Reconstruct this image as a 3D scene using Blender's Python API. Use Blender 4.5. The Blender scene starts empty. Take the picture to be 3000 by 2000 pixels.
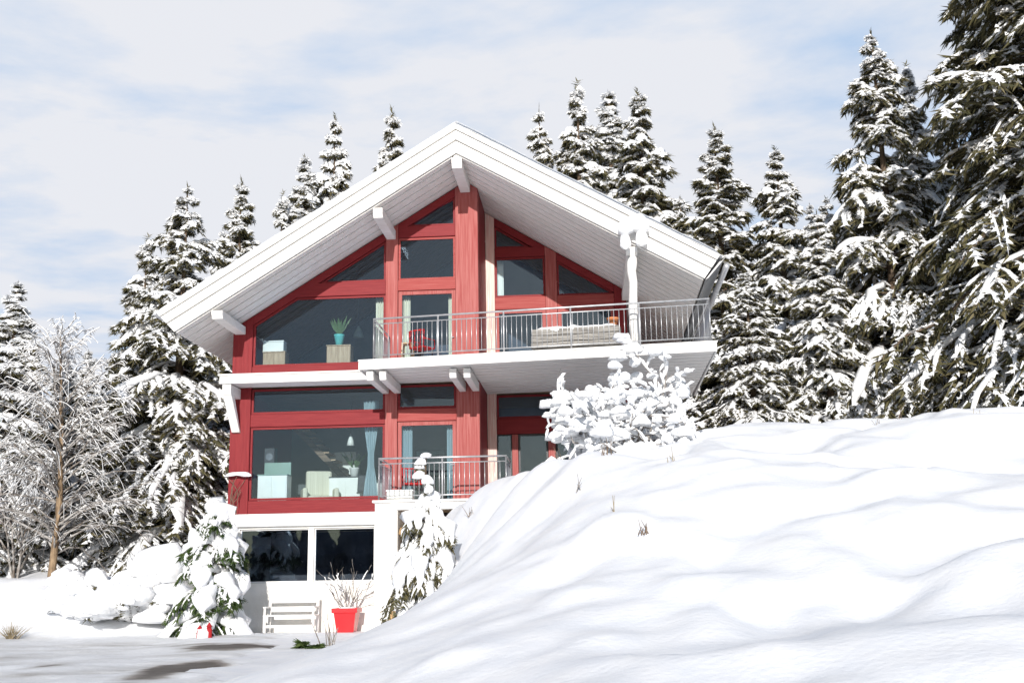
import bpy, math, random
import numpy as np
from mathutils import Vector, Matrix
R = math.radians
random.seed(7)
scn = bpy.context.scene
COL = scn.collection

# ------------------------------------------------------------------ helpers
def tag(o, label=None, cat=None, group=None, kind=None):
    if label: o['label'] = label
    if cat: o['category'] = cat
    if group: o['group'] = group
    if kind: o['kind'] = kind
    return o

def empty(name, loc=(0, 0, 0), rz=0.0):
    o = bpy.data.objects.new(name, None); COL.objects.link(o)
    o.location = loc; o.rotation_euler = (0, 0, rz); o.empty_display_size = .2
    return o

def np_mesh(name, verts, faces_list, mat, parent=None, smooth=False):
    """faces_list: list of integer arrays (N,k)"""
    me = bpy.data.meshes.new(name)
    verts = np.asarray(verts, dtype=np.float32)
    me.vertices.add(len(verts)); me.vertices.foreach_set('co', verts.ravel())
    loops = np.concatenate([f.ravel() for f in faces_list]).astype(np.int32)
    tot = np.concatenate([np.full(len(f), f.shape[1]) for f in faces_list]).astype(np.int32)
    st = np.concatenate([[0], np.cumsum(tot)[:-1]]).astype(np.int32)
    me.loops.add(len(loops)); me.loops.foreach_set('vertex_index', loops)
    me.polygons.add(len(tot)); me.polygons.foreach_set('loop_start', st)
    me.polygons.foreach_set('loop_total', tot)
    me.polygons.foreach_set('use_smooth', np.full(len(tot), smooth))
    me.update(calc_edges=True); me.validate()
    me.materials.append(mat)
    o = bpy.data.objects.new(name, me); COL.objects.link(o)
    if parent: o.parent = parent
    return o

class MB:
    def __init__(s): s.v = []; s.f = []
    def add(s, vs, fs):
        b = len(s.v); s.v += [tuple(p) for p in vs]; s.f += [tuple(i + b for i in f) for f in fs]; return s
    def hexa(s, p):   # 8 points: bottom 4 ccw, top 4 ccw
        return s.add(p, [(3, 2, 1, 0), (4, 5, 6, 7), (0, 1, 5, 4), (1, 2, 6, 5), (2, 3, 7, 6), (3, 0, 4, 7)])
    def box(s, x0, x1, y0, y1, z0, z1):
        return s.hexa([(x0, y0, z0), (x1, y0, z0), (x1, y1, z0), (x0, y1, z0), (x0, y0, z1), (x1, y0, z1), (x1, y1, z1), (x0, y1, z1)])
    def prism(s, poly, ya, yb):
        """XZ polygon (ccw seen from -Y) between y=ya(x) and y=yb(x)"""
        fa = ya if callable(ya) else (lambda x: ya); fb = yb if callable(yb) else (lambda x: yb)
        n = len(poly)
        vs = [(x, fa(x), z) for x, z in poly] + [(x, fb(x), z) for x, z in poly]
        fs = [tuple(range(n)), tuple(range(2 * n - 1, n - 1, -1))] + [((i + 1) % n, i, n + i, n + (i + 1) % n) for i in range(n)]
        return s.add(vs, fs)
    def slab(s, poly, z0, z1):   # XY polygon ccw from above
        n = len(poly)
        vs = [(x, y, z0) for x, y in poly] + [(x, y, z1) for x, y in poly]
        fs = [tuple(range(n - 1, -1, -1)), tuple(range(n, 2 * n))] + [(i, (i + 1) % n, n + (i + 1) % n, n + i) for i in range(n)]
        return s.add(vs, fs)
    def tube(s, pts, r, n=8):
        pts = [Vector(p) for p in pts]; rs = r if isinstance(r, (list, tuple)) else [r] * len(pts)
        vs = []
        for i, p in enumerate(pts):
            t = (pts[min(i + 1, len(pts) - 1)] - pts[max(i - 1, 0)]).normalized()
            a = t.orthogonal().normalized() if abs(t.z) > .95 else t.cross(Vector((0, 0, 1))).normalized()
            b = a.cross(t).normalized()
            vs += [p + (a * math.cos(q) + b * math.sin(q)) * rs[i] for q in (2 * math.pi * k / n for k in range(n))]
        m = len(pts)
        fs = [(i * n + k, i * n + (k + 1) % n, (i + 1) * n + (k + 1) % n, (i + 1) * n + k) for i in range(m - 1) for k in range(n)]
        fs += [tuple(range(n - 1, -1, -1)), tuple(range((m - 1) * n, m * n))]
        return s.add(vs, fs)
    def lathe(s, prof, c=(0, 0, 0), n=20, sq=0):
        vs = []; 
        for r_, z in prof:
            for k in range(n):
                q = 2 * math.pi * k / n
                vs.append((c[0] + r_ * math.cos(q), c[1] + r_ * math.sin(q), c[2] + z))
        m = len(prof)
        fs = [(i * n + k, i * n + (k + 1) % n, (i + 1) * n + (k + 1) % n, (i + 1) * n + k) for i in range(m - 1) for k in range(n)]
        fs += [tuple(range(n - 1, -1, -1)), tuple(range((m - 1) * n, m * n))]
        return s.add(vs, fs)
    def build(s, name, mat, parent=None, bevel=0.0, smooth=False):
        me = bpy.data.meshes.new(name); me.from_pydata([tuple(v) for v in s.v], [], s.f); me.update()
        me.materials.append(mat)
        if smooth: me.polygons.foreach_set('use_smooth', [True] * len(me.polygons))
        o = bpy.data.objects.new(name, me); COL.objects.link(o)
        if parent: o.parent = parent
        if bevel:
            b = o.modifiers.new('bevel', 'BEVEL'); b.width = bevel; b.segments = 2; b.limit_method = 'ANGLE'
        return o

def box(name, mat, parent, *a, bevel=0.012):
    return MB().box(*a).build(name, mat, parent, bevel)

# numpy value noise -------------------------------------------------
_rs = np.random.RandomState(3); _LAT = _rs.rand(256, 256)
def vnoise(x, y, f=1.0, o=0):
    x = np.asarray(x, float) * f + 37.3 * o + 1000; y = np.asarray(y, float) * f + 71.7 * o + 1000
    xi = np.floor(x).astype(int); yi = np.floor(y).astype(int); a = x - xi; b = y - yi
    a = a * a * a * (a * (a * 6 - 15) + 10); b = b * b * b * (b * (b * 6 - 15) + 10)
    g = lambda i, j: _LAT[i % 256, j % 256]
    return (g(xi, yi) * (1 - a) + g(xi + 1, yi) * a) * (1 - b) + (g(xi, yi + 1) * (1 - a) + g(xi + 1, yi + 1) * a) * b - .5
def ss(t):
    t = np.clip(t, 0, 1); return t * t * (3 - 2 * t)

# ------------------------------------------------------------------ materials
def new_mat(name):
    m = bpy.data.materials.new(name); m.use_nodes = True
    nt = m.node_tree; return m, nt, nt.nodes['Principled BSDF']
def N(nt, t, **kw):
    n = nt.nodes.new(t)
    for k, v in kw.items(): setattr(n, k, v)
    return n
def noise_mat(name, c0, c1, scale=4.0, rough=.6, bump=.0, stretch=(1, 1, 1), detail=4, p0=.35, p1=.65, bscale=None, coords='Object', spec=.3, bdist=.02):
    m, nt, b = new_mat(name)
    tc = N(nt, 'ShaderNodeTexCoord'); mp = N(nt, 'ShaderNodeMapping'); mp.inputs['Scale'].default_value = stretch
    nt.links.new(tc.outputs[coords], mp.inputs[0])
    nz = N(nt, 'ShaderNodeTexNoise'); nz.inputs['Scale'].default_value = scale; nz.inputs['Detail'].default_value = detail
    nt.links.new(mp.outputs[0], nz.inputs['Vector'])
    cr = N(nt, 'ShaderNodeValToRGB'); cr.color_ramp.elements[0].position = p0; cr.color_ramp.elements[1].position = p1
    cr.color_ramp.elements[0].color = (*c0, 1); cr.color_ramp.elements[1].color = (*c1, 1)
    nt.links.new(nz.outputs['Fac'], cr.inputs[0]); nt.links.new(cr.outputs[0], b.inputs['Base Color'])
    b.inputs['Roughness'].default_value = rough; b.inputs['Specular IOR Level'].default_value = spec
    if bump:
        n2 = nz
        if bscale:
            n2 = N(nt, 'ShaderNodeTexNoise'); n2.inputs['Scale'].default_value = bscale; n2.inputs['Detail'].default_value = 5
            nt.links.new(mp.outputs[0], n2.inputs['Vector'])
        bp = N(nt, 'ShaderNodeBump'); bp.inputs['Strength'].default_value = bump; bp.inputs['Distance'].default_value = bdist
        nt.links.new(n2.outputs['Fac'], bp.inputs['Height']); nt.links.new(bp.outputs[0], b.inputs['Normal'])
    return m
M = {}
M['snow'] = noise_mat('snow', (.85, .87, .91), (.93, .935, .95), 2.2, .55, .30, bscale=13, bdist=.03, spec=.25, detail=6)
M['snow_clump'] = noise_mat('snow_clump', (.86, .88, .91), (.95, .95, .95), 5, .55, .5, bscale=11, bdist=.05, spec=.2)
M['red'] = noise_mat('red_paint', (.185, .019, .024), (.24, .030, .033), 5, .5, .25, stretch=(6, 6, .35), p0=.3, p1=.7, spec=.12)
M['red_h'] = noise_mat('red_paint_beam', (.185, .019, .024), (.24, .030, .033), 5, .5, .25, stretch=(.35, 6, 6), p0=.3, p1=.7, spec=.12)
M['pink_red'] = noise_mat('pinkish_red_paint', (.30, .062, .058), (.42, .15, .138), 5, .55, .25, stretch=(7, 7, .25), p0=.3, p1=.75, spec=.12)  # red with paler pink vertical streaks, for centre and recess posts and doors
M['pink_red_h'] = noise_mat('pinkish_red_beam', (.29, .045, .043), (.38, .10, .09), 5, .55, .25, stretch=(.25, 7, 7), p0=.3, p1=.75, spec=.12)  # similar pinkish red, streaked along the beam
M['pale'] = noise_mat('pale_pink_paint', (.70, .38, .33), (.82, .68, .62), 5, .6, .2, stretch=(7, 7, .3), p0=.3, p1=.7)  # pink to near-white vertical streaks, left post of the recess
M['white'] = noise_mat('white_paint', (.76, .745, .72), (.85, .84, .82), 3, .5, .12, stretch=(1, 4, 4), bscale=12)
M['soffit'] = noise_mat('white_boards', (.78, .76, .73), (.86, .845, .82), 2.2, .6, .15, stretch=(.6, 5, 5), bscale=9)
M['plaster'] = noise_mat('white_plaster', (.74, .72, .67), (.84, .82, .78), 2.5, .8, .25, bscale=25)
M['wood_ceiling'] = noise_mat('brown_boards', (.10, .065, .04), (.20, .135, .085), 3, .5, .2, stretch=(.5, 7, 7))
M['wood'] = noise_mat('oak_wood', (.33, .22, .13), (.50, .37, .24), 4, .5, .1, stretch=(6, 6, .6))
M['wood_floor'] = noise_mat('wood_floor', (.42, .32, .21), (.58, .46, .33), 3, .4, .1, stretch=(.7, 6, 1))
M['steel'] = noise_mat('galvanised_steel', (.50, .51, .53), (.66, .67, .69), 6, .38, spec=.5)
M['steel'].node_tree.nodes['Principled BSDF'].inputs['Metallic'].default_value = .55
M['zinc'] = noise_mat('dark_zinc', (.09, .10, .12), (.17, .18, .2), 3, .35, spec=.5)
M['dark'] = noise_mat('dark_frame', (.02, .02, .025), (.045, .045, .05), 4, .4)
M['wall_grey'] = noise_mat('interior_slate_wall', (.055, .068, .10), (.085, .10, .135), 2, .8)
M['wall_mid'] = noise_mat('interior_grey_wall', (.11, .12, .12), (.17, .175, .17), 1.5, .8)
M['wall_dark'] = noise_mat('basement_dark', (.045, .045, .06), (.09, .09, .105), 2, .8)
M['cab_white'] = noise_mat('white_lacquer', (.72, .73, .68), (.80, .80, .76), 2, .35)
M['cab_green'] = noise_mat('sage_panel', (.20, .30, .25), (.26, .36, .31), 2, .5)
M['turq'] = noise_mat('turquoise_ceramic', (.12, .50, .47), (.17, .58, .55), 3, .3, spec=.5)
M['curtain'] = noise_mat('cream_curtain', (.55, .52, .40), (.72, .69, .56), 3, .9, .3, stretch=(14, 14, .1))
M['curtain_blue'] = noise_mat('grey_curtain', (.20, .27, .29), (.32, .40, .42), 3, .9, .3, stretch=(14, 14, .1))
M['red_plastic'] = noise_mat('red_glaze', (.58, .012, .018), (.66, .02, .025), 3, .3, spec=.5)
M['red_cloth'] = noise_mat('red_cloth', (.33, .015, .02), (.45, .03, .03), 5, .8)
M['orange'] = noise_mat('terracotta', (.55, .2, .08), (.65, .27, .12), 5, .7)
M['leaf'] = noise_mat('house_plant_leaf', (.05, .09, .03), (.09, .15, .05), 8, .5)
M['weathered'] = noise_mat('weathered_grey_wood', (.16, .15, .14), (.36, .345, .32), 4, .85, .7, stretch=(.5, 5, 5), bdist=.04)
M['log_end'] = noise_mat('cut_wood', (.42, .25, .11), (.62, .42, .22), 9, .8, .3)
M['bark'] = noise_mat('spruce_bark', (.07, .05, .035), (.16, .115, .08), 6, .9, .6, stretch=(3, 3, .7))
M['larch_bark'] = noise_mat('golden_bark', (.17, .115, .07), (.33, .235, .145), 6, .9, .6, stretch=(3, 3, .8))
M['twig'] = noise_mat('brown_twig', (.13, .09, .065), (.24, .18, .13), 8, .9)
M['frost_twig'] = noise_mat('frosted_twig', (.15, .125, .105), (.42, .40, .38), 5, .9, p0=.4, p1=.6)
M['straw'] = noise_mat('dry_grass', (.25, .20, .12), (.40, .33, .22), 8, .9)

_m = M['log_end']; _nt = _m.node_tree; _b = _nt.nodes['Principled BSDF']; _oi = N(_nt, 'ShaderNodeObjectInfo'); _hs = N(_nt, 'ShaderNodeHueSaturation')
_mr = N(_nt, 'ShaderNodeMapRange'); _mr.inputs['To Min'].default_value = .45; _mr.inputs['To Max'].default_value = 1.0
_src = _b.inputs['Base Color'].links[0].from_socket; _nt.links.new(_oi.outputs['Random'], _mr.inputs['Value']); _nt.links.new(_mr.outputs[0], _hs.inputs['Value']); _nt.links.new(_src, _hs.inputs['Color']); _nt.links.new(_hs.outputs[0], _b.inputs['Base Color'])
def needle_mat(name, cols):
    m, nt, b = new_mat(name)
    g = N(nt, 'ShaderNodeNewGeometry'); cr = N(nt, 'ShaderNodeValToRGB')
    e = cr.color_ramp.elements; e[0].color = (*cols[0], 1); e[1].color = (*cols[-1], 1)
    for i, c in enumerate(cols[1:-1]):
        k = e.new((i + 1) / (len(cols) - 1)); k.color = (*c, 1)
    nt.links.new(g.outputs['Random Per Island'], cr.inputs[0]); nt.links.new(cr.outputs[0], b.inputs['Base Color'])
    b.inputs['Roughness'].default_value = .6; b.inputs['Specular IOR Level'].default_value = .2
    return m
M['needle'] = needle_mat('spruce_needles', [(.045, .045, .022), (.078, .074, .034), (.115, .10, .048), (.155, .135, .075)])
M['needle_green'] = needle_mat('green_needles', [(.025, .045, .012), (.05, .085, .022), (.09, .12, .04)])

def glass_mat(name, tint=.82, refl=1.0):
    m, nt, b = new_mat(name); nt.nodes.remove(b)
    out = nt.nodes['Material Output']
    tr = N(nt, 'ShaderNodeBsdfTransparent'); tr.inputs[0].default_value = (tint * .93, tint * .98, tint, 1)
    gl = N(nt, 'ShaderNodeBsdfGlossy'); gl.inputs['Roughness'].default_value = .015; gl.inputs[0].default_value = (.62, .80, 1, 1)
    fr = N(nt, 'ShaderNodeFresnel'); fr.inputs[0].default_value = 1.5
    ma = N(nt, 'ShaderNodeMath', operation='MULTIPLY'); ma.inputs[1].default_value = refl; ma.use_clamp = True
    mx = N(nt, 'ShaderNodeMixShader')
    tc = N(nt, 'ShaderNodeTexCoord'); nz = N(nt, 'ShaderNodeTexNoise'); nz.inputs['Scale'].default_value = .9
    bp = N(nt, 'ShaderNodeBump'); bp.inputs['Strength'].default_value = .03; bp.inputs['Distance'].default_value = .1
    nt.links.new(tc.outputs['Object'], nz.inputs['Vector']); nt.links.new(nz.outputs['Fac'], bp.inputs['Height']); nt.links.new(bp.outputs[0], gl.inputs['Normal'])
    nt.links.new(fr.outputs[0], ma.inputs[0]); nt.links.new(ma.outputs[0], mx.inputs[0])
    nt.links.new(tr.outputs[0], mx.inputs[1]); nt.links.new(gl.outputs[0], mx.inputs[2]); nt.links.new(mx.outputs[0], out.inputs[0])
    return m
M['glass'] = glass_mat('window_glass', .95, 1.15)

# driveway: trodden snow with bare wet patches
def drive_mat():
    m, nt, b = new_mat('trodden_snow')
    tc = N(nt, 'ShaderNodeTexCoord'); mp = N(nt, 'ShaderNodeMapping'); mp.inputs['Scale'].default_value = (.5, 1.1, 1)
    nt.links.new(tc.outputs['Object'], mp.inputs[0])
    nz = N(nt, 'ShaderNodeTexNoise'); nz.inputs['Scale'].default_value = .55; nz.inputs['Detail'].default_value = 7; nz.inputs['Roughness'].default_value = .6
    nt.links.new(mp.outputs[0], nz.inputs['Vector'])
    acc = nz.outputs['Fac']
    for (cx, cy, rx, ry, k) in [(2.55, -7.6, 1.1, 1.5, .62), (3.6, -13.0, .6, 2.4, .58), (3.6, -7.2, 1.4, .6, .5), (1.2, -12.0, .5, .8, .3), (-1.0, -1.1, 2.2, .45, .22), (1.2, -.55, 1.8, .3, .22), (1.4, -13.5, .9, .8, .12)]:
        sp = N(nt, 'ShaderNodeMapping'); sp.vector_type = 'TEXTURE'
        sp.inputs['Location'].default_value = (cx, cy, 0); sp.inputs['Scale'].default_value = (rx, ry, 50)
        nt.links.new(tc.outputs['Object'], sp.inputs[0])
        gr = N(nt, 'ShaderNodeTexGradient', gradient_type='SPHERICAL'); nt.links.new(sp.outputs[0], gr.inputs[0])
        mu = N(nt, 'ShaderNodeMath', operation='MULTIPLY_ADD'); mu.inputs[1].default_value = k
        nt.links.new(gr.outputs['Fac'], mu.inputs[0]); nt.links.new(acc, mu.inputs[2]); acc = mu.outputs[0]
    cr = N(nt, 'ShaderNodeValToRGB'); e = cr.color_ramp.elements
    e[0].position = .45; e[0].color = (.86, .87, .89, 1); e[1].position = .78; e[1].color = (.10, .085, .072, 1)
    a = e.new(.60); a.color = (.66, .655, .65, 1); a = e.new(.69); a.color = (.30, .27, .245, 1)
    nt.links.new(acc, cr.inputs[0]); nt.links.new(cr.outputs[0], b.inputs['Base Color'])
    n2 = N(nt, 'ShaderNodeTexNoise'); n2.inputs['Scale'].default_value = 7; n2.inputs['Detail'].default_value = 6
    nt.links.new(tc.outputs['Object'], n2.inputs['Vector'])
    bp = N(nt, 'ShaderNodeBump'); bp.inputs['Strength'].default_value = .5; bp.inputs['Distance'].default_value = .04
    nt.links.new(n2.outputs['Fac'], bp.inputs['Height']); nt.links.new(bp.outputs[0], b.inputs['Normal'])
    b.inputs['Roughness'].default_value = .6
    return m
M['drive'] = drive_mat()

# ------------------------------------------------------------------ terrain
def height(x, y):
    x = np.asarray(x, float); y = np.asarray(y, float)
    back = .10 * np.clip(y - 3, 0, 60) ** 1.05
    left = 1.45 * ss((y + 2.9) / 4.4) * ss((-.2 - x) / 2.2) + .25 * ss((y + 1) / 8) * ss((-4 - x) / 6)
    xt = np.interp(y, [-24, -15, -10, -6.5, -4, -2], [5.6, 4.9, 5.35, 5.95, 5.15, 4.5])
    w = np.interp(y, [-24, -15, -10, -6.5, -4, -2], [9, 8.0, 5.2, 2.9, 2.1, 2.2])
    P = ss((x - xt) / w * .5 + .0) * 2
    P = np.clip((x - xt) / w, 0, 1); P = .3 * P * P * (3 - 2 * P) + .7 * (1 - (1 - P) ** 2)
    C = np.interp(x, [4, 6.5, 7.9, 9.5, 12, 14.5, 17.2, 20, 30, 60], [3.0, 3.1, 3.5, 3.95, 4.4, 4.42, 4.75, 5.05, 5.5, 6])
    yc = np.interp(x, [6, 12, 20], [-4.2, -3.4, -1.0])
    t = np.clip((y + 26) / (yc + 26), 0, 1)
    g = .55 * t + .45 * ss(t)
    bank = C * g * P
    front = -.35 * ss((-16 - y) / 10)
    h = front + left + bank
    und = (vnoise(x, y, .22, 1) * .55 + vnoise(x + .2 * y, y * .8, .5, 2) * .36 + vnoise(x + .9 * vnoise(x, y, .6, 5), y + .9 * vnoise(x, y, .6, 11), .85, 3) * .34 + vnoise(x + .5 * vnoise(x, y, 1.1, 12), y, 1.7, 4) * .12 + vnoise(x, y, 4.1, 10) * .022)
    am = np.clip(P * (1 - .65 * ss((t - .86) / .14)) + .12 + .35 * ss((-.6 - x) / 1.5) * ss((y + 3) / 3), 0, 1)
    h = h + und * am + back
    # the bank levels off into the terrace, and the house stands in a cut
    far = ss((y + 4.4) / 2.4) * ss((11.6 - x) / 1.0) * ss((x - 4.2) / .3) * ss((12 - y) / 2)
    h = h * (1 - far) + np.minimum(h, 3.02) * far
    pit = ((x > -.25) & (x < 4.95) & (y > -.05) & (y < 10.6))
    pit2 = ((x > 4.3) & (x < 6.6) & (y > -1.75) & (y <= 10.6))
    pit3 = ((x >= 6.6) & (x < 11) & (y > 0) & (y < 10.6))
    h = np.where(pit, -.3, h); h = np.where(pit2, np.minimum(h, -.1), h); h = np.where(pit3, np.minimum(h, 2.5), h)
    return h
def hz(x, y): return float(height(np.array([x]), np.array([y]))[0])

def axis(segs):
    out = []
    for a, b, s in segs: out += list(np.arange(a, b - 1e-6, s))
    return np.array(out + [segs[-1][1]])
xs = axis([(-420, -60, 30), (-60, -20, 2.0), (-20, -9, .5), (-9, 22, .14), (22, 34, .5), (34, 80, 2.5), (80, 420, 34)])
ys = axis([(-300, -60, 30), (-60, -31, 2.5), (-31, 6, .14), (6, 20, .45), (20, 60, 2), (60, 500, 40)])
X, Y = np.meshgrid(xs, ys); Z = height(X, Y)
nx, ny = len(xs), len(ys)
idx = np.arange(nx * ny).reshape(ny, nx)
F = np.stack([idx[:-1, :-1], idx[:-1, 1:], idx[1:, 1:], idx[1:, :-1]], -1).reshape(-1, 4)
g = np_mesh('snow_ground', np.stack([X, Y, Z], -1).reshape(-1, 3), [F], M['snow'], smooth=True)
tag(g, 'deep white snow over the bank and the hillside', 'snow', kind='structure')
# driveway sheet
xs2 = np.arange(-13, 7.01, .1); ys2 = np.arange(-19, -.1, .1)
X2, Y2 = np.meshgrid(xs2, ys2); Z2 = height(X2, Y2)
mv = np.minimum.reduce([(X2 + 13) / 2, (2.6 + .17 * np.clip(-Y2, 0, 30) - X2) / 1.6, (Y2 + 19) / 2, (-.35 - .25 * np.clip(.2 - X2, 0, 6) - Y2) / .8]) + vnoise(X2, Y2, .8, 9) * .9 + vnoise(X2, Y2, 2.4, 8) * .5
mask = mv > .05
Zs = Z2 - .05 + .085 * ss((mv - .05) / .7) + (vnoise(X2, Y2 * 1.5, 1.9, 7) * .03 + vnoise(X2, Y2, 5, 6) * .014) * ss((mv - .05) / .7)
id2 = np.arange(X2.size).reshape(X2.shape)
keep = mask[:-1, :-1] & mask[1:, 1:] & mask[:-1, 1:] & mask[1:, :-1]
F2 = np.stack([id2[:-1, :-1], id2[:-1, 1:], id2[1:, 1:], id2[1:, :-1]], -1)[keep]
used, inv = np.unique(F2, return_inverse=True)
g = np_mesh('driveway', np.stack([X2, Y2, Zs], -1).reshape(-1, 3)[used], [inv.reshape(-1, 4)], M['drive'], smooth=True)
tag(g, 'trodden grey snow with wet bare patches in front of the chalet', 'driveway', kind='structure')

# ------------------------------------------------------------------ chalet
RX, RZ, SL = 6.37, 12.03, .62
def S(x): return RZ - SL * abs(x - RX)
def yf(x): return -2.05 if x <= RX else -2.05 - .13 * (x - RX)
XL0, XL1 = -.88, -1.42        # eave end, bottom / top
XR0, XR1 = 12.47, 12.93
house = empty('chalet', (0, 0, 0))
tag(house, 'red timber chalet with large windows, white gable roof and balconies', 'house')

def roof_layer(a, b, off, yb, side, inset=0.0):
    """part of the gable between vertical offsets a..b above the soffit line"""
    k0, k1 = a / .92, b / .92
    if side < 0:
        e0, e1 = XL0 + (XL1 - XL0) * k0 + inset, XL0 + (XL1 - XL0) * k1 + inset
        poly = [(RX, RZ + a), (RX, RZ + b), (e1, S(e1) + b), (e0, S(e0) + a)]
        poly = poly[::-1]
        poly = [(e0, S(e0) + a), (RX, RZ + a), (RX, RZ + b), (e1, S(e1) + b)]
    else:
        e0, e1 = XR0 + (XR1 - XR0) * k0 - inset, XR0 + (XR1 - XR0) * k1 - inset
        poly = [(RX, RZ + a), (e0, S(e0) + a), (e1, S(e1) + b), (RX, RZ + b)]
    return poly
roof = MB()
for s_ in (-1, 1): roof.prism(roof_layer(.11, .70, 0, 0, s_, .02), lambda x: yf(x) + .07, 10.8)
roof = roof.build('roof', M['white'], house)
for s_ in (-1, 1):
    for (a, b, off) in [(.0, .325, 0), (.35, .60, .05), (.62, .76, .10)]:
        MB().prism(roof_layer(a, b, 0, 0, s_), lambda x, o=off: yf(x) - o, lambda x, o=off: yf(x) + .068).build('fascia_board', M['white'], roof, .012)
# soffit boards run with the slope
def soffit_boards(x0, x1, ya, yb, mat, name, parent, pitch=.43, gap=.06, extra=0):
    mb = MB(); y = yb
    while True:
        y0 = y - pitch + gap
        f = (lambda x, v=y0: max(v, ya(x))); f1 = (lambda x, v=y: max(v, ya(x) + .01))
        if y < min(ya(x0), ya(x1)): break
        p = [(x0, S(x0) - .035 - extra), (x1, S(x1) - .035 - extra), (x1, S(x1) - .003 - extra), (x0, S(x0) - .003 - extra)]
        mb.prism(p, f, f1)
        y -= pitch
    return mb.build(name, mat, parent)
soffit_boards(XL0 + .03, RX, lambda x: yf(x) + .08, 0.0, M['soffit'], 'soffit', roof)
soffit_boards(XL0 + .03, -.02, lambda x: .02, 10.6, M['soffit'], 'soffit', roof)
soffit_boards(RX, XR0 - .03, lambda x: yf(x) + .08, 2.15, M['soffit'], 'soffit', roof)
soffit_boards(10.76, XR0 - .03, lambda x: 2.17, 10.6, M['soffit'], 'soffit', roof)
# gutter and snow guard on the right eave
gt = MB()
gt.hexa([(XR0 + .02, -2.80, S(XR0) - .02), (XR0 + .10, -2.80, S(XR0) + .02), (XR0 + .10, 10.8, S(XR0) + .02), (XR0 + .02, 10.8, S(XR0) - .02),
         (XR1 - .08, -2.80, S(XR1) + .70), (XR1 + .02, -2.80, S(XR1) + .74), (XR1 + .02, 10.8, S(XR1) + .74), (XR1 - .08, 10.8, S(XR1) + .70)])
gt.build('eave_board', M['zinc'], roof)
MB().tube([(XR1 + .10, -2.7, S(XR1) + .62), (XR1 + .10, 4, S(XR1) + .60), (XR1 + .10, 10.8, S(XR1) + .58)], .075, 10).build('gutter', M['steel'], roof, smooth=True)
# roof snow: lumpy blanket
def roof_snow(side):
    e0 = XL1 + .0 if side < 0 else XR1 - .02
    us = np.linspace(0, 1, 90); vs = np.concatenate([np.linspace(0, 1.2, 9), np.linspace(1.5, 13, 24)])
    U, V = np.meshgrid(us, vs)
    xx = RX + (e0 - RX) * U
    y0 = np.where(xx <= RX, -2.05, -2.05 - .13 * (xx - RX)) - .11 + vnoise(xx, xx * 0, 2.2, 3) * .06
    yy = y0 + V
    th = .15 * (1 - np.exp(-V * 9)) ** .5 * (1 - .7 * np.clip((U - .975) / .025, 0, 1)) + vnoise(xx, yy, 1.5, 5) * .05 * np.clip(V * 3, 0.25, 1)
    zz = RZ - SL * np.abs(xx - RX) + .765 + np.clip(th, 0.012, None)
    top = np.stack([xx, yy, zz], -1)
    bot = np.stack([xx, yy, RZ - SL * np.abs(xx - RX) + .762 + 0 * zz], -1)
    n, m = U.shape; A = np.arange(n * m).reshape(n, m); B = A + n * m
    q = lambda I: np.stack([I[:-1, :-1], I[:-1, 1:], I[1:, 1:], I[1:, :-1]], -1).reshape(-1, 4)
    fl = [q(A) if side > 0 else q(A)[:, ::-1], q(B)[:, ::-1] if side > 0 else q(B)]
    e = lambda a, b: np.stack([a[:-1], a[1:], b[1:], b[:-1]], -1)
    fl += [e(A[0], B[0]), e(A[:, -1], B[:, -1]), e(A[:, 0], B[:, 0]), e(A[-1], B[-1])]
    np_mesh('snow_cover', np.concatenate([top.reshape(-1, 3), bot.reshape(-1, 3)]), fl, M['snow_clump'], roof, True)
roof_snow(-1); roof_snow(1)

# projecting white beams
def proj_beam(name, x0, x1, z0, z1, yfr, yb=0.0, cut=.12):
    p = [(yfr, z1), (yfr, z0 + cut), (yfr + cut * .6, z0), (yb, z0), (yb, z1)]
    n = len(p); mb = MB()
    mb.add([(x0, a, b) for a, b in p] + [(x1, a, b) for a, b in p], [tuple(range(n)), tuple(range(2 * n - 1, n - 1, -1))] + [(i, n + i, n + (i + 1) % n, (i + 1) % n) for i in range(n)])
    bm = mb
    return bm.build(name, M['white'], house, .015)
proj_beam('ridge_beam', 6.24, 6.51, 11.66, 11.98, -1.97)
proj_beam('roof_beam', 4.20, 4.45, 10.39, S(4.2) - .04, -1.99)
proj_beam('roof_beam', .05, .34, 7.86, S(.05) - .04, -1.99)
proj_beam('roof_beam', 10.62, 10.90, 8.98, S(10.9) - .04, -2.58, 2.14)
for x0 in (4.11, 4.43, 6.18, 6.53): proj_beam('balcony_beam', x0, x0 + .175, 6.12, 6.355, -2.18)
# left corbel
proj_beam('ledge_beam', .03, .26, 6.08, 6.355, -.86, 0, .08)
c = MB(); c.hexa([(.07, 0, 5.18), (.07, -.10, 5.18), (.29, -.10, 5.18), (.29, 0, 5.18), (.03, -.52, 6.078), (.03, -.80, 6.078), (.26, -.80, 6.078), (.26, -.52, 6.078)])
c.build('corbel', M['white'], house, .012)

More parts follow.
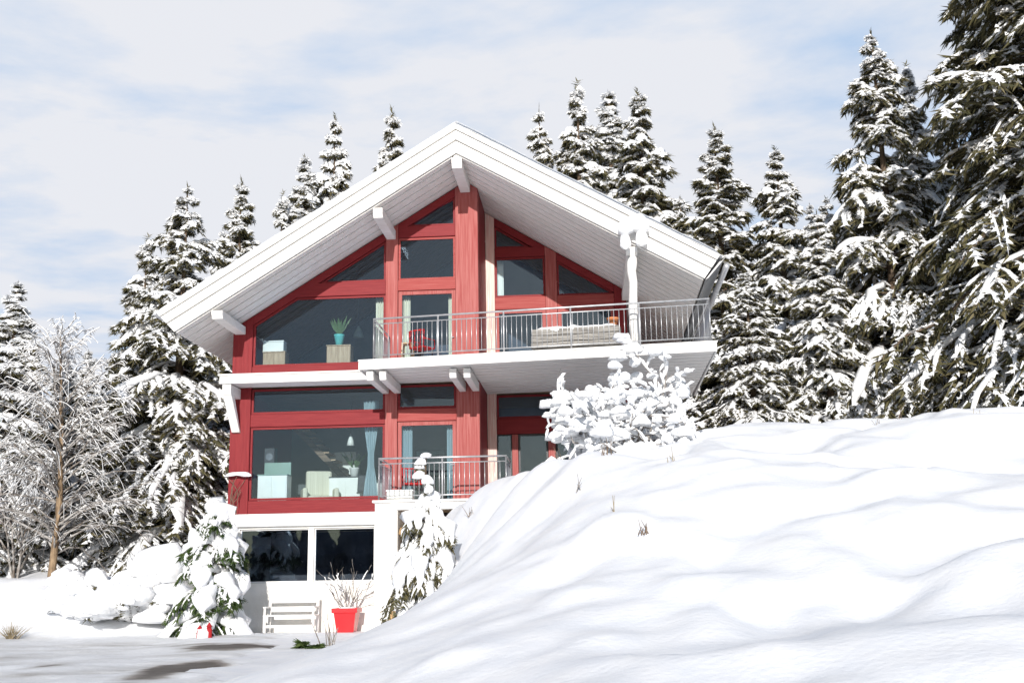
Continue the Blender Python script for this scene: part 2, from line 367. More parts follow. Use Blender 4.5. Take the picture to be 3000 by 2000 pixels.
# --- left facade (y = 0)
def beam(x0, x1, z0, z1, y0=0.0, mat='red_h', d=.20, name='wall_beam'): return box(name, M[mat], house, x0, x1, y0, y0 + d, z0, z1)
def post(x0, x1, z0, y0=0.0, mat='red', d=.20, ztop=None, name='wall_post'):
    a, b = (S(x0) - .05, S(x1) - .05) if ztop is None else (ztop, ztop)
    pts = [(x0, z0), (x1, z0), (x1, b), (x0, a)]
    if x0 < RX < x1 and ztop is None: pts = [(x0, z0), (x1, z0), (x1, b), (RX, RZ - .05), (x0, a)]
    return MB().prism(pts, y0 - .012, y0 + d + .012).build(name, M[mat], house, .012)
post(.0, .54, 3.02); post(4.18, 4.51, 3.02, mat='pink_red'); post(6.09, 6.71, 3.02, mat='pink_red', d=.30)
def rafter(x0, x1, y0, t=.24, mat='red_h'):
    MB().prism([(x0, S(x0) - .05 - t), (x1, S(x1) - .05 - t), (x1, S(x1) - .052), (x0, S(x0) - .052)], y0 + .004, y0 + .19).build('rafter', M[mat], house, .01)
rafter(.54, 4.18, 0); rafter(4.51, 6.09, 0)
xb = RX - (RZ - .3 - 8.86) / SL
MB().prism([(1.62, 8.86), (4.178, 8.86), (4.178, 9.23), (2.2, 9.23)], .0, .2).build('wall_beam', M['red_h'], house, .01)
beam(4.512, 6.088, 8.94, 9.23, mat='pink_red_h'); beam(4.512, 6.088, 10.44, 10.75)
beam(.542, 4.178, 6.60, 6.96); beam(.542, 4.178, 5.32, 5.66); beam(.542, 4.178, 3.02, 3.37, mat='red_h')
beam(4.512, 6.088, 5.37, 5.70, mat='pink_red_h')
# windows
def window(poly, y0, fr=.055, fmat='red_h', name='window', pane=True):
    """glazing inside an XZ polygon (ccw from the front): frame with its pane as sub-part"""
    n = len(poly); cx = sum(p[0] for p in poly) / n; cz = sum(p[1] for p in poly) / n
    inn = []
    for i in range(n):   # inward offset
        p0, p1, p2 = Vector(poly[i - 1]), Vector(poly[i]), Vector(poly[(i + 1) % n])
        d1 = (p1 - p0).normalized(); d2 = (p2 - p1).normalized()
        n1 = Vector((-d1.y, d1.x)); n2 = Vector((-d2.y, d2.x)); b = (n1 + n2); b = b / max(.2, b.dot(n1))
        inn.append(p1 + b * fr)
    mb = MB(); ya, yb = y0 + .05, y0 + .12
    vs = [(p[0], ya, p[1]) for p in poly] + [(p[0], ya, p[1]) for p in inn] + [(p[0], yb, p[1]) for p in poly] + [(p[0], yb, p[1]) for p in inn]
    fs = []
    for i in range(n):
        j = (i + 1) % n
        fs += [(i, j, n + j, n + i), (2 * n + j, 2 * n + i, 3 * n + i, 3 * n + j), (n + i, n + j, 3 * n + j, 3 * n + i), (j, i, 2 * n + i, 2 * n + j)]
    mb.add(vs, fs); f = mb.build(name, M[fmat], house)
    if pane: MB().prism([tuple(p) for p in inn], y0 + .08, y0 + .095).build('pane', M['glass'], f)
    return f
def rect(x0, x1, z0, z1): return [(x0, z0), (x1, z0), (x1, z1), (x0, z1)]
T = lambda x: S(x) - .30
def win_quad(x0, x1, z0, z1, y0, **k): return window(rect(x0, x1, z0, z1), y0, **k)
xa = RX - (RZ - .30 - 8.85) / SL
window([(.55, 6.965), (4.17, 6.965), (4.17, 8.85), (xa, 8.85), (.55, T(.55))], 0)
xa2 = RX - (RZ - .30 - 9.24) / SL
window([(xa2 + .02, 9.24), (4.17, 9.24), (4.17, T(4.17))], 0, .05)
win_quad(4.52, 6.08, 9.24, 10.43, 0, fmat='pink_red_h')
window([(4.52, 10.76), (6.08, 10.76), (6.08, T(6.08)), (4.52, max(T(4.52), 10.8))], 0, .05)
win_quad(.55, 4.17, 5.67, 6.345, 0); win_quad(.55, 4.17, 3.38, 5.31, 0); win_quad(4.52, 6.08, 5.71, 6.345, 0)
def door(x0, x1, z0, z1, y0, mat='pink_red', fr=.10, handle=True):
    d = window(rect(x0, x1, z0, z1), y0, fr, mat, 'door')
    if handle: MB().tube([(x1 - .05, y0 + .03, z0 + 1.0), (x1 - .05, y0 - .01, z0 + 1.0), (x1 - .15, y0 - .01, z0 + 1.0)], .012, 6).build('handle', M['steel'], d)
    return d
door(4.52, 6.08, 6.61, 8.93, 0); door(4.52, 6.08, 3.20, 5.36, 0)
# return wall beside the recess
MB().prism([(6.56, 3.0), (6.708, 3.0), (6.708, S(6.70) - .05), (6.56, S(6.56) - .05)], .33, 2.10).build('return_wall', M['red'], house)
# --- recessed right facade (y = 2.15)
Yr = 2.15
post(6.712, 6.97, 3.02, Yr, 'pale'); post(8.44, 8.77, 6.6, Yr, 'pink_red'); post(10.40, 10.74, 3.02, Yr, 'red')
beam(6.972, 8.438, 8.84, 9.20, Yr, 'pink_red_h'); beam(8.772, 10.398, 8.84, 9.20, Yr, 'pink_red_h')
beam(6.972, 8.438, 10.40, 10.68, Yr)
rafter(6.972, 8.438, Yr); rafter(8.772, 10.398, Yr)
win_quad(6.98, 8.43, 9.21, 10.39, Yr, fmat='red_h')
window([(6.98, 10.69), (8.0, 10.69), (6.98, T(6.98))], Yr, .05)
xa3 = RX + (RZ - .30 - 9.21) / SL
window([(8.78, 9.21), (10.39, 9.21), (10.39, T(10.39)), (8.78, T(8.78))] if T(10.39) > 9.26 else [(8.78, 9.21), (xa3, 9.21), (8.78, T(8.78))], Yr, .05)
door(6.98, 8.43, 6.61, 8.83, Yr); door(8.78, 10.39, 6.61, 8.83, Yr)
post(7.40, 7.57, 3.2, Yr, 'pink_red', ztop=5.22); post(8.42, 8.62, 3.2, Yr, 'pink_red', ztop=5.22)
beam(6.972, 10.398, 5.235, 5.67, Yr)
win_quad(6.98, 10.39, 5.68, 6.345, Yr, fmat='red_h')
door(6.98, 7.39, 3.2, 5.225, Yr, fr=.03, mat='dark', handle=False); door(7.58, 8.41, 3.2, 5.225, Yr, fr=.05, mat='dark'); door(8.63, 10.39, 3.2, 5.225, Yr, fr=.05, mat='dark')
# --- shell and floors
sw = MB(); sw.prism([(.0, 3.02), (.16, 3.02), (.16, S(.16) - .05), (.0, S(0) - .05)], .215, 10.4); sw.build('side_wall', M['red'], house)
sw = MB(); sw.prism([(10.58, 3.0), (10.74, 3.0), (10.74, S(10.74) - .05), (10.58, S(10.58) - .05)], 2.37, 10.4); sw.build('side_wall', M['red'], house)
MB().prism([(.16, 3.0), (10.58, 3.0), (10.58, S(10.58) - .06), (RX, RZ - .06), (.16, S(.16) - .06)], 10.2, 10.35).build('back_wall', M['red'], house)
MB().prism([(.17, 6.62), (10.57, 6.62), (10.57, S(10.57) - .10), (RX, RZ - .10), (.17, S(.17) - .10)], 5.6, 5.75).build('inner_wall', M['wall_grey'], house)
MB().box(.17, 6.5, 5.6, 5.75, 3.16, 6.39).build('inner_wall', M['wall_mid'], house); MB().box(6.51, 10.57, 4.9, 5.05, 3.16, 6.375).build('inner_wall', M['wall_grey'], house); MB().box(6.515, 6.6, 2.4, 4.89, 3.16, 6.375).build('inner_wall', M['wall_grey'], house)
fl = MB(); fl.slab([(.17, .21), (6.55, .21), (6.55, 2.36), (10.57, 2.36), (10.57, 10.1), (.17, 10.1)], 6.42, 6.60); fl.build('upper_floor', M['wood_floor'], house)
fl = MB(); fl.slab([(.17, .21), (6.55, .21), (6.55, 2.36), (10.57, 2.36), (10.57, 10.1), (.17, 10.1)], 2.9, 3.15); fl.build('lower_floor', M['wood_floor'], house)
# brown boarded ceilings
soffit_boards(.18, RX, lambda x: .22, 5.58, M['wood_ceiling'], 'ceiling', house, .30, .03, .02)
soffit_boards(RX, 10.56, lambda x: 2.38, 5.58, M['wood_ceiling'], 'ceiling', house, .30, .03, .02)
soffit_boards(RX, 6.54, lambda x: .3, 2.36, M['wood_ceiling'], 'ceiling', house, .30, .03, .02)
cl = MB()
for k in range(17): cl.box(.18, 6.54, .24 + k * .32, .24 + k * .32 + .285, 6.385, 6.418)
cl.build('ceiling', M['wood_ceiling'], house)
cl = MB()
for k in range(10): cl.box(6.6, 10.56, 2.40 + k * .32, 2.40 + k * .32 + .285, 6.385, 6.418)
cl.build('ceiling', M['wood_ceiling'], house)
# --- basement
bw = MB(); bw.box(.0, .34, .03, .3, -.3, 2.69); bw.box(.34, 3.93, .03, .3, -.3, 1.25); bw.box(3.93, 4.6, .03, .3, -.3, 2.69); bw.box(2.19, 2.32, .02, .28, 1.25, 2.69)
bw.box(.34, 2.19, .03, .3, 2.63, 2.69); bw.box(2.32, 3.93, .03, .3, 2.63, 2.69)
bw.build('basement_wall', M['plaster'], house)
MB().box(-.02, 4.27, -.10, .3, 2.69, 3.018).build('lintel', M['white'], house, .015)
MB().box(-.06, 4.27, -.14, -.10, 2.93, 3.0).build('lintel_cap', M['white'], house, .008)
win_quad(.345, 2.185, 1.255, 2.625, .05, fmat='white', fr=.03); win_quad(2.325, 3.925, 1.255, 2.625, .05, fmat='white', fr=.03)
MB().box(.05, 4.5, 3.6, 3.7, -.2, 2.68).build('basement_back', M['wall_dark'], house)
box('basement_side', M['wall_dark'], house, .05, .17, .31, 3.59, -.2, 2.68); box('basement_side', M['wall_dark'], house, 4.4, 4.55, .31, 3.59, -.2, 2.68)
MB().box(.17, 4.4, .31, 3.59, -.15, .02).build('basement_floor', M['wall_dark'], house)
MB().box(.17, 4.4, .31, 3.59, 2.69, 2.88).build('basement_ceiling', M['wood_ceiling'], house)
# --- upper balcony: slab, edge boards, boarded underside
def fy(x): return -2.30 - 1.05 * (x - 3.92) / 8.72
def bslab(off, z0, z1, name, mat, xr=12.64, bev=.012):
    MB().slab([(3.92 + off, fy(3.92) + off), (xr - off, fy(xr) + off), (xr - off + .05, 3.35), (6.73, 3.35) if False else (10.76, 3.35), (10.76, 2.14), (6.72, 2.14), (6.72, -.03), (3.92 + off, -.03)], z0, z1).build(name, mat, house, bev)
bslab(.05, 6.49, 6.565, 'balcony_deck', M['white'])
bslab(.0, 6.568, 6.615, 'balcony_boards', M['white'])
eb = MB()
eb.hexa([(3.93, fy(3.93) + .02, 6.36), (12.62, fy(12.62) + .02, 6.36), (12.62, fy(12.62) + .07, 6.36), (3.93, fy(3.93) + .07, 6.36),
         (3.93, fy(3.93) + .02, 6.565), (12.62, fy(12.62) + .02, 6.565), (12.62, fy(12.62) + .07, 6.565), (3.93, fy(3.93) + .07, 6.565)])
eb.build('balcony_fascia', M['white'], house, .012)
MB().hexa([(12.58, -3.22, 6.36), (12.63, -3.22, 6.36), (12.68, 3.3, 6.36), (12.63, 3.3, 6.36), (12.58, -3.22, 6.565), (12.63, -3.22, 6.565), (12.68, 3.3, 6.565), (12.63, 3.3, 6.565)]).build('balcony_fascia', M['white'], house, .01)
MB().box(3.93, 3.98, -2.2, -.03, 6.36, 6.565).build('balcony_fascia', M['white'], house, .01)
ub = MB(); k = 0
while True:
    o = .10 + k * .40
    def lim(y, x0, x1): return [(x0, min(fy(x0) + y, 9)), (x1, min(fy(x1) + y, 9))]
    a, b = o, o + .335
    if fy(3.92) + a > 5.4: break
    for (x0, x1, ymax) in [(3.99, 6.71, -.03), (6.72, 10.75, 2.13), (10.76, 12.57, 3.3)]:
        p = [(x0, fy(x0) + a), (x1, fy(x1) + a), (x1, min(fy(x1) + b, ymax)), (x0, min(fy(x0) + b, ymax))]
        if p[0][1] > ymax - .05 or p[1][1] > ymax - .05: continue
        ub.slab(p, 6.38, 6.41)
    k += 1
ub.build('balcony_underside', M['soffit'], house)
# narrow ledge left of the balcony
MB().box(-.04, 3.915, -.90, -.015, 6.43, 6.565).build('ledge', M['white'], house, .01)
MB().box(-.08, 3.915, -.94, -.015, 6.568, 6.615).build('ledge_boards', M['white'], house, .01)
MB().box(-.05, 3.915, -.91, -.86, 6.36, 6.428).build('ledge_fascia', M['white'], house, .008)
lb = MB()
for k in range(2): lb.box(-.02, 3.91, -.85 + k * .42, -.85 + k * .42 + .385, 6.385, 6.428)
lb.build('ledge_underside', M['soffit'], house)
# --- railings
def railing(pts, z0, h, posts_at, name='railing', pitch=.125):
    """pts: plan polyline"""
    fr = MB(); hr = MB(); bal = MB()
    for (xa, ya), (xb_, yb_) in zip(pts[:-1], pts[1:]):
        L = math.hypot(xb_ - xa, yb_ - ya)
        P = lambda s: (xa + (xb_ - xa) * s / L, ya + (yb_ - ya) * s / L)
        hr.tube([(*P(0), z0 + h), (*P(L), z0 + h)], .023, 8)
        for zz in (z0 + h - .13, z0 + .10): fr.tube([(*P(0), zz), (*P(L), zz)], .014, 6)
        n = max(1, round(L / 1.75))
        for i in range(n + 1): fr.tube([(*P(L * i / n), z0 + .0), (*P(L * i / n), z0 + h)], .021, 8)
        s = pitch
        while s < L - .05:
            bal.tube([(*P(s), z0 + .10), (*P(s), z0 + h - .13)], .0085, 5); s += pitch
    o = fr.build(name, M['steel'], house, smooth=True)
    hr.build('handrail', M['steel'], o, smooth=True); bal.build('baluster_panel', M['steel'], o, smooth=True)
    return o
railing([(4.30, -.10), (4.30, fy(4.3) + .12), (12.50, fy(12.5) + .12), (12.54, 3.2)], 6.62, 1.03, None)
# --- terrace
MB().slab([(4.28, -1.80), (12.3, -1.80), (12.3, 2.13), (6.72, 2.13), (6.72, -.12), (4.28, -.12)], 2.94, 3.12).build('terrace_slab', M['white'], house, .012)
MB().slab([(4.22, -1.86), (12.3, -1.86), (12.3, 2.13), (6.72, 2.13), (6.72, -.02), (4.22, -.02)], 3.123, 3.185).build('terrace_boards', M['white'], house, .012)
MB().box(4.27, 4.84, -1.78, -.02, -.3, 2.937).build('terrace_pier', M['plaster'], house, .015)
MB().box(6.45, 6.7, -1.78, .3, -.3, 2.937).build('terrace_pier', M['plaster'], house, .015)
MB().box(4.85, 6.44, -.35, -.2, -.3, 2.937).build('woodstore_back', M['wall_dark'], house)
railing([(4.37, -.12), (4.37, -1.76), (7.52, -1.76), (7.52, -.4)], 3.19, 1.02, None)
# balcony post holding the right roof beam: rough hewn timber
mb = MB()
pr = [(6.62, .12), (7.0, .115), (7.6, .12), (8.0, .105), (8.3, .105), (8.6, .115), (8.78, .13), (8.975, .12)]
mb.tube([(10.76 + .02 * math.sin(i * 2.1), -2.42, z) for i, (z, r_) in enumerate(pr)], [r_ for z, r_ in pr], 10)
mb.build('balcony_post', M['white'], house, smooth=True)

# ------------------------------------------------------------------ twig tubes (numpy)
def ring_tubes(P, RAD, sides=6, up_off=0.0, flat=1.0, lump=0.0, rs=None):
    """P (N,S,3), RAD (N,S) -> verts, quads"""
    n, s, _ = P.shape
    t = np.gradient(P, axis=1); t /= np.linalg.norm(t, axis=2, keepdims=True) + 1e-9
    up = np.zeros_like(t); up[..., 2] = 1
    side = np.cross(t, up); ln = np.linalg.norm(side, axis=2, keepdims=True)
    side = np.where(ln > .05, side / (ln + 1e-9), np.array([1., 0, 0])); u2 = np.cross(side, t)
    q = np.arange(sides) * 2 * math.pi / sides
    rad = RAD[..., None]
    if lump and rs is not None: rad = rad * (1 + lump * (rs.rand(n, s, sides) - .5))
    V = (P + u2 * (RAD * up_off)[..., None])[:, :, None, :] + side[:, :, None, :] * (np.cos(q) * rad)[..., None] + u2[:, :, None, :] * (np.sin(q) * rad * flat)[..., None]
    A = np.arange(n * s * sides).reshape(n, s, sides)
    a = A[:, :-1]; b = A[:, 1:]
    F = np.stack([a, np.roll(a, -1, 2), np.roll(b, -1, 2), b], -1).reshape(-1, 4)
    return V.reshape(-1, 3), F
class Acc:
    def __init__(s): s.v = []; s.f = []; s.n = 0
    def add(s, v, f):
        if len(v) == 0: return
        s.v.append(v); s.f.append(f + s.n); s.n += len(v)
    def build(s, name, mat, parent, smooth):
        byk = {}
        for f in s.f: byk.setdefault(f.shape[1], []).append(f)
        return np_mesh(name, np.concatenate(s.v), [np.concatenate(x) for x in byk.values()], mat, parent, smooth)
def curve_pts(p0, d, L, droop, S_=6):
    """p0 (N,3), unit plan directions d (N,3), L (N), z profile: L*(a*s+b*s^2)"""
    s = np.linspace(0, 1, S_)[None, :, None]
    P = p0[:, None, :] + d[:, None, :] * (L[:, None, None] * s)
    P[..., 2] += L[:, None] * (droop[0][:, None] * s[..., 0] + droop[1][:, None] * s[..., 0] ** 2)
    return P
def sample(P, s):
    """P (N,S,3), s (N,K) in 0..1"""
    S_ = P.shape[1]; x = np.clip(s, 0, .999) * (S_ - 1); i = x.astype(int); f = (x - i)[..., None]
    r_ = np.arange(P.shape[0])[:, None]
    return P[r_, i] * (1 - f) + P[r_, i + 1] * f, P[r_, i + 1] - P[r_, i]
def needles(P, K, l, w, rs, down=.7, smin=0.05):
    n = P.shape[0]; s = rs.rand(n, K) * (1 - smin) + smin
    b, t = sample(P, s); t = t / (np.linalg.norm(t, axis=2, keepdims=True) + 1e-9)
    side = np.cross(t, np.array([0, 0, 1.])); side /= np.linalg.norm(side, axis=2, keepdims=True) + 1e-9
    sg = np.where(rs.rand(n, K, 1) < .5, -1, 1)
    d = side * sg * (.25 + .9 * rs.rand(n, K, 1)) + t * (.2 + .9 * rs.rand(n, K, 1)); d[..., 2] -= down * rs.rand(n, K) ** 1.2 - .12
    d /= np.linalg.norm(d, axis=2, keepdims=True)
    ll = l * (.5 + rs.rand(n, K, 1)); ww = w * (.6 + .8 * rs.rand(n, K, 1))
    wd = np.cross(d, rs.randn(n, K, 3)); wd /= np.linalg.norm(wd, axis=2, keepdims=True) + 1e-9
    a = b - wd * ww * .5; c = b + wd * ww * .5; e = b + d * ll
    V = np.stack([a, c, e], 2).reshape(-1, 3)
    return V, np.arange(len(V)).reshape(-1, 3)

def make_spruce(seed, H=14.0, Rb=3.1, whorls=27, per=6.3, load=1.0, nl=11, needle_k=20, frost=24, pillow=1.0, low=.03, nscale=1.0, droop=1.0, mat='needle', power=.98, snow_r=1.0, bark='bark'):
    """meshes (trunk, crown, snow) of one spruce with its boughs loaded with snow"""
    rs = np.random.RandomState(seed); sc = nscale
    trunk = Acc(); zt = np.linspace(0, 1, 10)
    tp = np.stack([.05 * np.sin(zt * 5 + seed) * (1 - zt), .05 * np.cos(zt * 4) * (1 - zt), zt * H * .985], -1)[None]
    trunk.add(*ring_tubes(tp + np.array([1e-4, 0, 0]), (H * .013 * (1 - zt) ** .9 + .012)[None], 9))
    hs = low + (.968 - low) * (np.arange(whorls) / (whorls - 1)) ** 1.02
    p0 = []; az = []; L = []; fr = []
    for i, f in enumerate(hs):
        n = int(per + rs.rand() * 1.6 - .3) if f < .9 else 4
        a0 = rs.rand() * 6.28
        for j in range(n):
            ff = min(.985, max(.02, f + (rs.rand() - .5) * 2.0 / whorls))
            p0.append((0, 0, ff * H)); az.append(a0 + 6.283 * (j + .5 * (rs.rand() - .5)) / n)
            base = Rb * max(.0, 1 - ff) ** power * (.9 if ff > .12 else .72 + 1.5 * ff) + .04 * H * (1 - ff) * .3 + .03 * sc
            L.append(base * (.55 + .7 * rs.rand())); fr.append(ff)
    p0 = np.array(p0, float); az = np.array(az); L = np.array(L); fr = np.array(fr); n = len(L)
    d = np.stack([np.cos(az), np.sin(az), 0 * az], -1)
    a = (.10 + .75 * fr ** 2 + .12 * rs.randn(n)) ; b = -(.62 - .35 * fr + .22 * rs.rand(n)) * droop
    P = curve_pts(p0, d, L * .95, (a, b), 7)
    P[:, 1:] += rs.randn(n, 6, 3) * (.025 * L[:, None, None])
    trunk.add(*ring_tubes(P, (.012 * L + .008)[:, None] * np.linspace(1.2, .3, 7)[None], 4))
    # laterals
    nlat = np.full(n, nl); s = (np.arange(nl)[None] + rs.rand(n, nl)) / nl * .80 + .18
    bp, bt = sample(P, s); bt /= np.linalg.norm(bt, axis=2, keepdims=True)
    sgn = np.where((np.arange(nl)[None] + rs.randint(0, 2, (n, 1))) % 2 == 0, 1, -1)
    ang = sgn * (.65 + .45 * rs.rand(n, nl)); hx = np.arctan2(bt[..., 1], bt[..., 0]) + ang
    ld = np.stack([np.cos(hx), np.sin(hx), 0 * hx], -1).reshape(-1, 3)
    LL = (L[:, None] * (.46 * (1.08 - s)) + np.minimum(.13 * sc, .2 * L)[:, None]) * (.65 + .7 * rs.rand(n, nl))
    lsl = (bt[..., 2] * .55).reshape(-1)
    LP = curve_pts(bp.reshape(-1, 3), ld, LL.reshape(-1), (lsl - .05 - .1 * rs.rand(n * nl), -(.35 + .45 * rs.rand(n * nl)) * droop), 5)
    crown = Acc()
    ks = np.clip(.38 + .55 * L / sc, .38, 1.1)[:, None, None]; kl = np.repeat(ks, nl, 0)
    crown.add(*needles(P, needle_k * 2, .30 * sc * ks, .075 * sc * np.sqrt(ks), rs, 1.0, .15))
    crown.add(*needles(LP, needle_k, .27 * sc * kl, .07 * sc * np.sqrt(kl), rs, 1.0))
    tipP = np.stack([np.array([[0, 0, H * .94], [0.02, 0, H * .97], [0, .01, H]])]); crown.add(*needles(tipP, 50, .17 * sc, .035 * sc, rs, .15))
    # snow
    snow = Acc(); ld_b = np.clip(load * (.25 + 1.25 * rs.rand(n)), 0, 1.6); ld_b[rs.rand(n) < .12] *= .2
    prof = np.array([.05, .75, 1.0, 1.1, 1.1, .95, .03])[None] * (.75 + .5 * rs.rand(n, 7))
    RS = (.075 + .034 * L)[:, None] * ld_b[:, None] * prof * snow_r * pillow * min(1, .35 + .65 * sc)
    RS[:, :1] *= .5
    keep = ld_b > .3
    snow.add(*ring_tubes(P[keep], RS[keep], 7, .75, .78, .6, rs))
    lb = np.repeat(ld_b, nl) * (.45 + .8 * rs.rand(n * nl)); lp = np.array([.05, .95, 1.1, 1.0, .03])[None] * (.75 + .5 * rs.rand(n * nl, 5))
    RL = (.036 + .046 * LL.reshape(-1))[:, None] * lb[:, None] * lp * snow_r * min(1.2, .35 + .65 * sc)
    keep = lb > .28
    snow.add(*ring_tubes(LP[keep], RL[keep], 6, .7, .8, .6, rs))
    if frost:
        fv, ff_ = needles(LP, frost, .14 * sc, .10 * sc, rs, .35); fv[:, 2] += .04 * sc; snow.add(fv, ff_)
        fv, ff_ = needles(P, frost * 3, .12 * sc, .10 * sc, rs, .25, .3); fv[:, 2] += .05 * sc; snow.add(fv, ff_)
    return trunk, crown, snow

_th = np.linspace(0, math.pi, 8); _ph = np.arange(11) * 2 * math.pi / 11
_SD = np.array([(math.sin(a) * math.cos(b), math.sin(a) * math.sin(b), math.cos(a)) for a in _th for b in _ph])
_SA = np.arange(88).reshape(8, 11); _SF = np.stack([_SA[1:], np.roll(_SA[1:], -1, 1), np.roll(_SA[:-1], -1, 1), _SA[:-1]], -1).reshape(-1, 4)
def blobs(Cn, Rd, rs, amp=.2):
    """rounded snow lumps: centres (N,3), radii (N,3)"""
    n = len(Cn); k1 = rs.randn(n, 1, 3) * 2.0; k2 = rs.randn(n, 1, 3) * 4.0; f1 = rs.rand(n, 1) * 6.3
    r_ = 1 + amp * np.sin((_SD[None] * k1).sum(-1) + f1) + amp * .6 * np.sin((_SD[None] * k2).sum(-1) + 2 * f1)
    q = _SD[None] * r_[..., None]; q = np.where(q[..., 2:] < -.35, q * np.array([1, 1, .5]), q)
    V = Cn[:, None] + q * Rd[:, None]
    F = (_SF[None] + (np.arange(n) * 88)[:, None, None]).reshape(-1, 4)
    return V.reshape(-1, 3), F
PARTS = {}
def variant(key, **kw):
    t, c_, s_ = make_spruce(**kw); PARTS[key] = (t, c_, s_, kw.get('mat', 'needle'), kw.get('H', 14.0), {})
def place_tree(key, name, x, y, ztop, label, group, rot, wide=1.0, cat='tree', zbase=None, lean=(0, 0)):
    t, c_, s_, mat, H, cache = PARTS[key]
    zb = (hz(x, y) if zbase is None else zbase) - .12
    root = empty(name, (x, y, zb), rot)
    k = (ztop - zb) / H; root.scale = (k * wide, k * wide, k)
    root.rotation_euler = (lean[0], lean[1], rot)
    if not cache:
        cache['p'] = [t.build('trunk', M['bark'], root, True), c_.build('crown', M[mat], root, False), s_.build('snow_load', M['snow_clump'], root, True)]
    else:
        for o in cache['p']:
            q = o.copy(); COL.objects.link(q); q.parent = root
    tag(root, label, cat, group)
    return root
variant('a', seed=1, Rb=3.4); variant('b', seed=2, Rb=3.0, whorls=30, load=1.0); variant('c', seed=5, Rb=4.0, whorls=28, load=.8, power=.85)
variant('d', seed=8, Rb=2.7, whorls=31, load=1.2, frost=40); variant('e', seed=11, Rb=3.6, whorls=28, load=.65, droop=.8); variant('f', seed=17, Rb=3.8, whorls=27, load=.75, droop=1.15, power=.9)
variant('near', seed=21, H=16, Rb=4.5, whorls=32, nl=14, needle_k=26, per=7.4, load=.66, power=.78, snow_r=.75, pillow=.75, frost=16)
G = 'snow-laden spruces around the chalet'
TREES = [
 ('f', 19.43, 6.5, 19.04, 1.15, 'tall full spruce right of the chalet, its tip highest among the whole trees there'),
 ('b', 20.95, 8.0, 18.57, .95, 'slim spruce whose tip pokes up just right of the tall full spruce'),
 ('near', 22.9, 2.2, 23.5, 1.2, 'huge dark spruce at the right picture edge, its top cut off by the frame'),
 ('f', 25.6, 4.5, 16.2, 1.35, 'snowy spruce behind the huge dark one at the right picture edge'),
 ('e', 21.0, 5.0, 12.6, 1.35, 'dark spruce low on the plateau left of the huge one at the right edge'),
 ('f', 18.4, 10.5, 14.6, 1.3, 'half hidden spruce behind the bushy one right of the balcony'),
 ('a', 24.6, 10.0, 17.4, 1.3, 'dark spruce seen only through gaps behind the huge right one'),
 ('e', 14.89, 13.5, 18.88, 1.3, 'pointed spruce standing directly beyond the right end of the roof'),
 ('a', 17.06, 12.5, 17.47, 1.3, 'pointed spruce midway between the roof end and the tall full spruce'),
 ('d', 19.03, 16.5, 16.35, 1.2, 'small distant spruce in the notch left of the tall full spruce'),
 ('c', 14.6, 5.2, 10.6, 1.5, 'low broad spruce with drooping boughs beside the balcony end'),
 ('a', 17.0, 5.6, 12.6, 1.35, 'bushy spruce between the balcony end and the tall full spruce'),
 ('e', 22.3, 9.5, 16.2, 1.25, 'spruce filling the gap between the tall full one and the huge dark one'),
 ('e', 7.63, 20.5, 23.01, .85, 'small dark spruce first right of the roof peak'),
 ('b', 9.46, 18.5, 23.32, 1.1, 'spruce second right of the roof peak, dark and narrow'),
 ('d', 10.98, 22.5, 24.51, 1.45, 'pale heavily snowed spruce third right of the roof peak'),
 ('a', 12.15, 17.5, 22.32, 1.25, 'spruce fourth right of the roof peak, with long side boughs'),
 ('c', 13.66, 16.5, 17.0, .9, 'lower spruce behind the middle of the right roof slope'),
 ('e', .62, 20.5, 23.24, .9, 'spruce nearest left of the roof peak'),
 ('a', -1.65, 18.5, 22.27, .85, 'tall slim spruce over the middle of the left roof slope'),
 ('d', -2.45, 16.5, 19.4, 1.3, 'short spruce leaning over the left roof slope beside the tall slim one'),
 ('b', -3.14, 15.5, 17.5, 1.0, 'small spruce half hidden behind the left roof slope'),
 ('e', -4.3, 13.5, 17.42, 1.05, 'sharp-tipped spruce above the lower left roof slope'),
 ('d', -6.0, 16.5, 16.2, .9, 'small spruce between the big left one and the sharp-tipped one'),
 ('f', -3.9, 6.5, 14.56, 1.32, 'big broad spruce close to the left wall of the chalet'),
 ('b', -6.04, 8.5, 13.54, 1.25, 'snowy spruce left of and behind the big broad one'),
 ('d', -8.45, 4.2, 10.75, 1.7, 'spruce at the left picture edge, half outside the frame'),
 ('d', -8.9, 8.8, 9.3, 1.7, 'thickly frosted spruce right behind the upper part of the larch'),
 ('d', -7.2, 6.8, 9.0, 1.5, 'thickly frosted spruce between the larch and the big broad spruce'),
 ('e', -11.5, 10.5, 9.2, 1.6, 'dark low spruce far back between the left edge and the larch'),
 ('e', -8.3, 11.5, 10.0, 1.3, 'dark spruce directly behind the bare larch'),
]
for i, (k, x, y, zt, wd, lab) in enumerate(TREES):
    place_tree(k, 'spruce_tree', x, y, zt, lab, G, i * 1.7 + .4, wd)

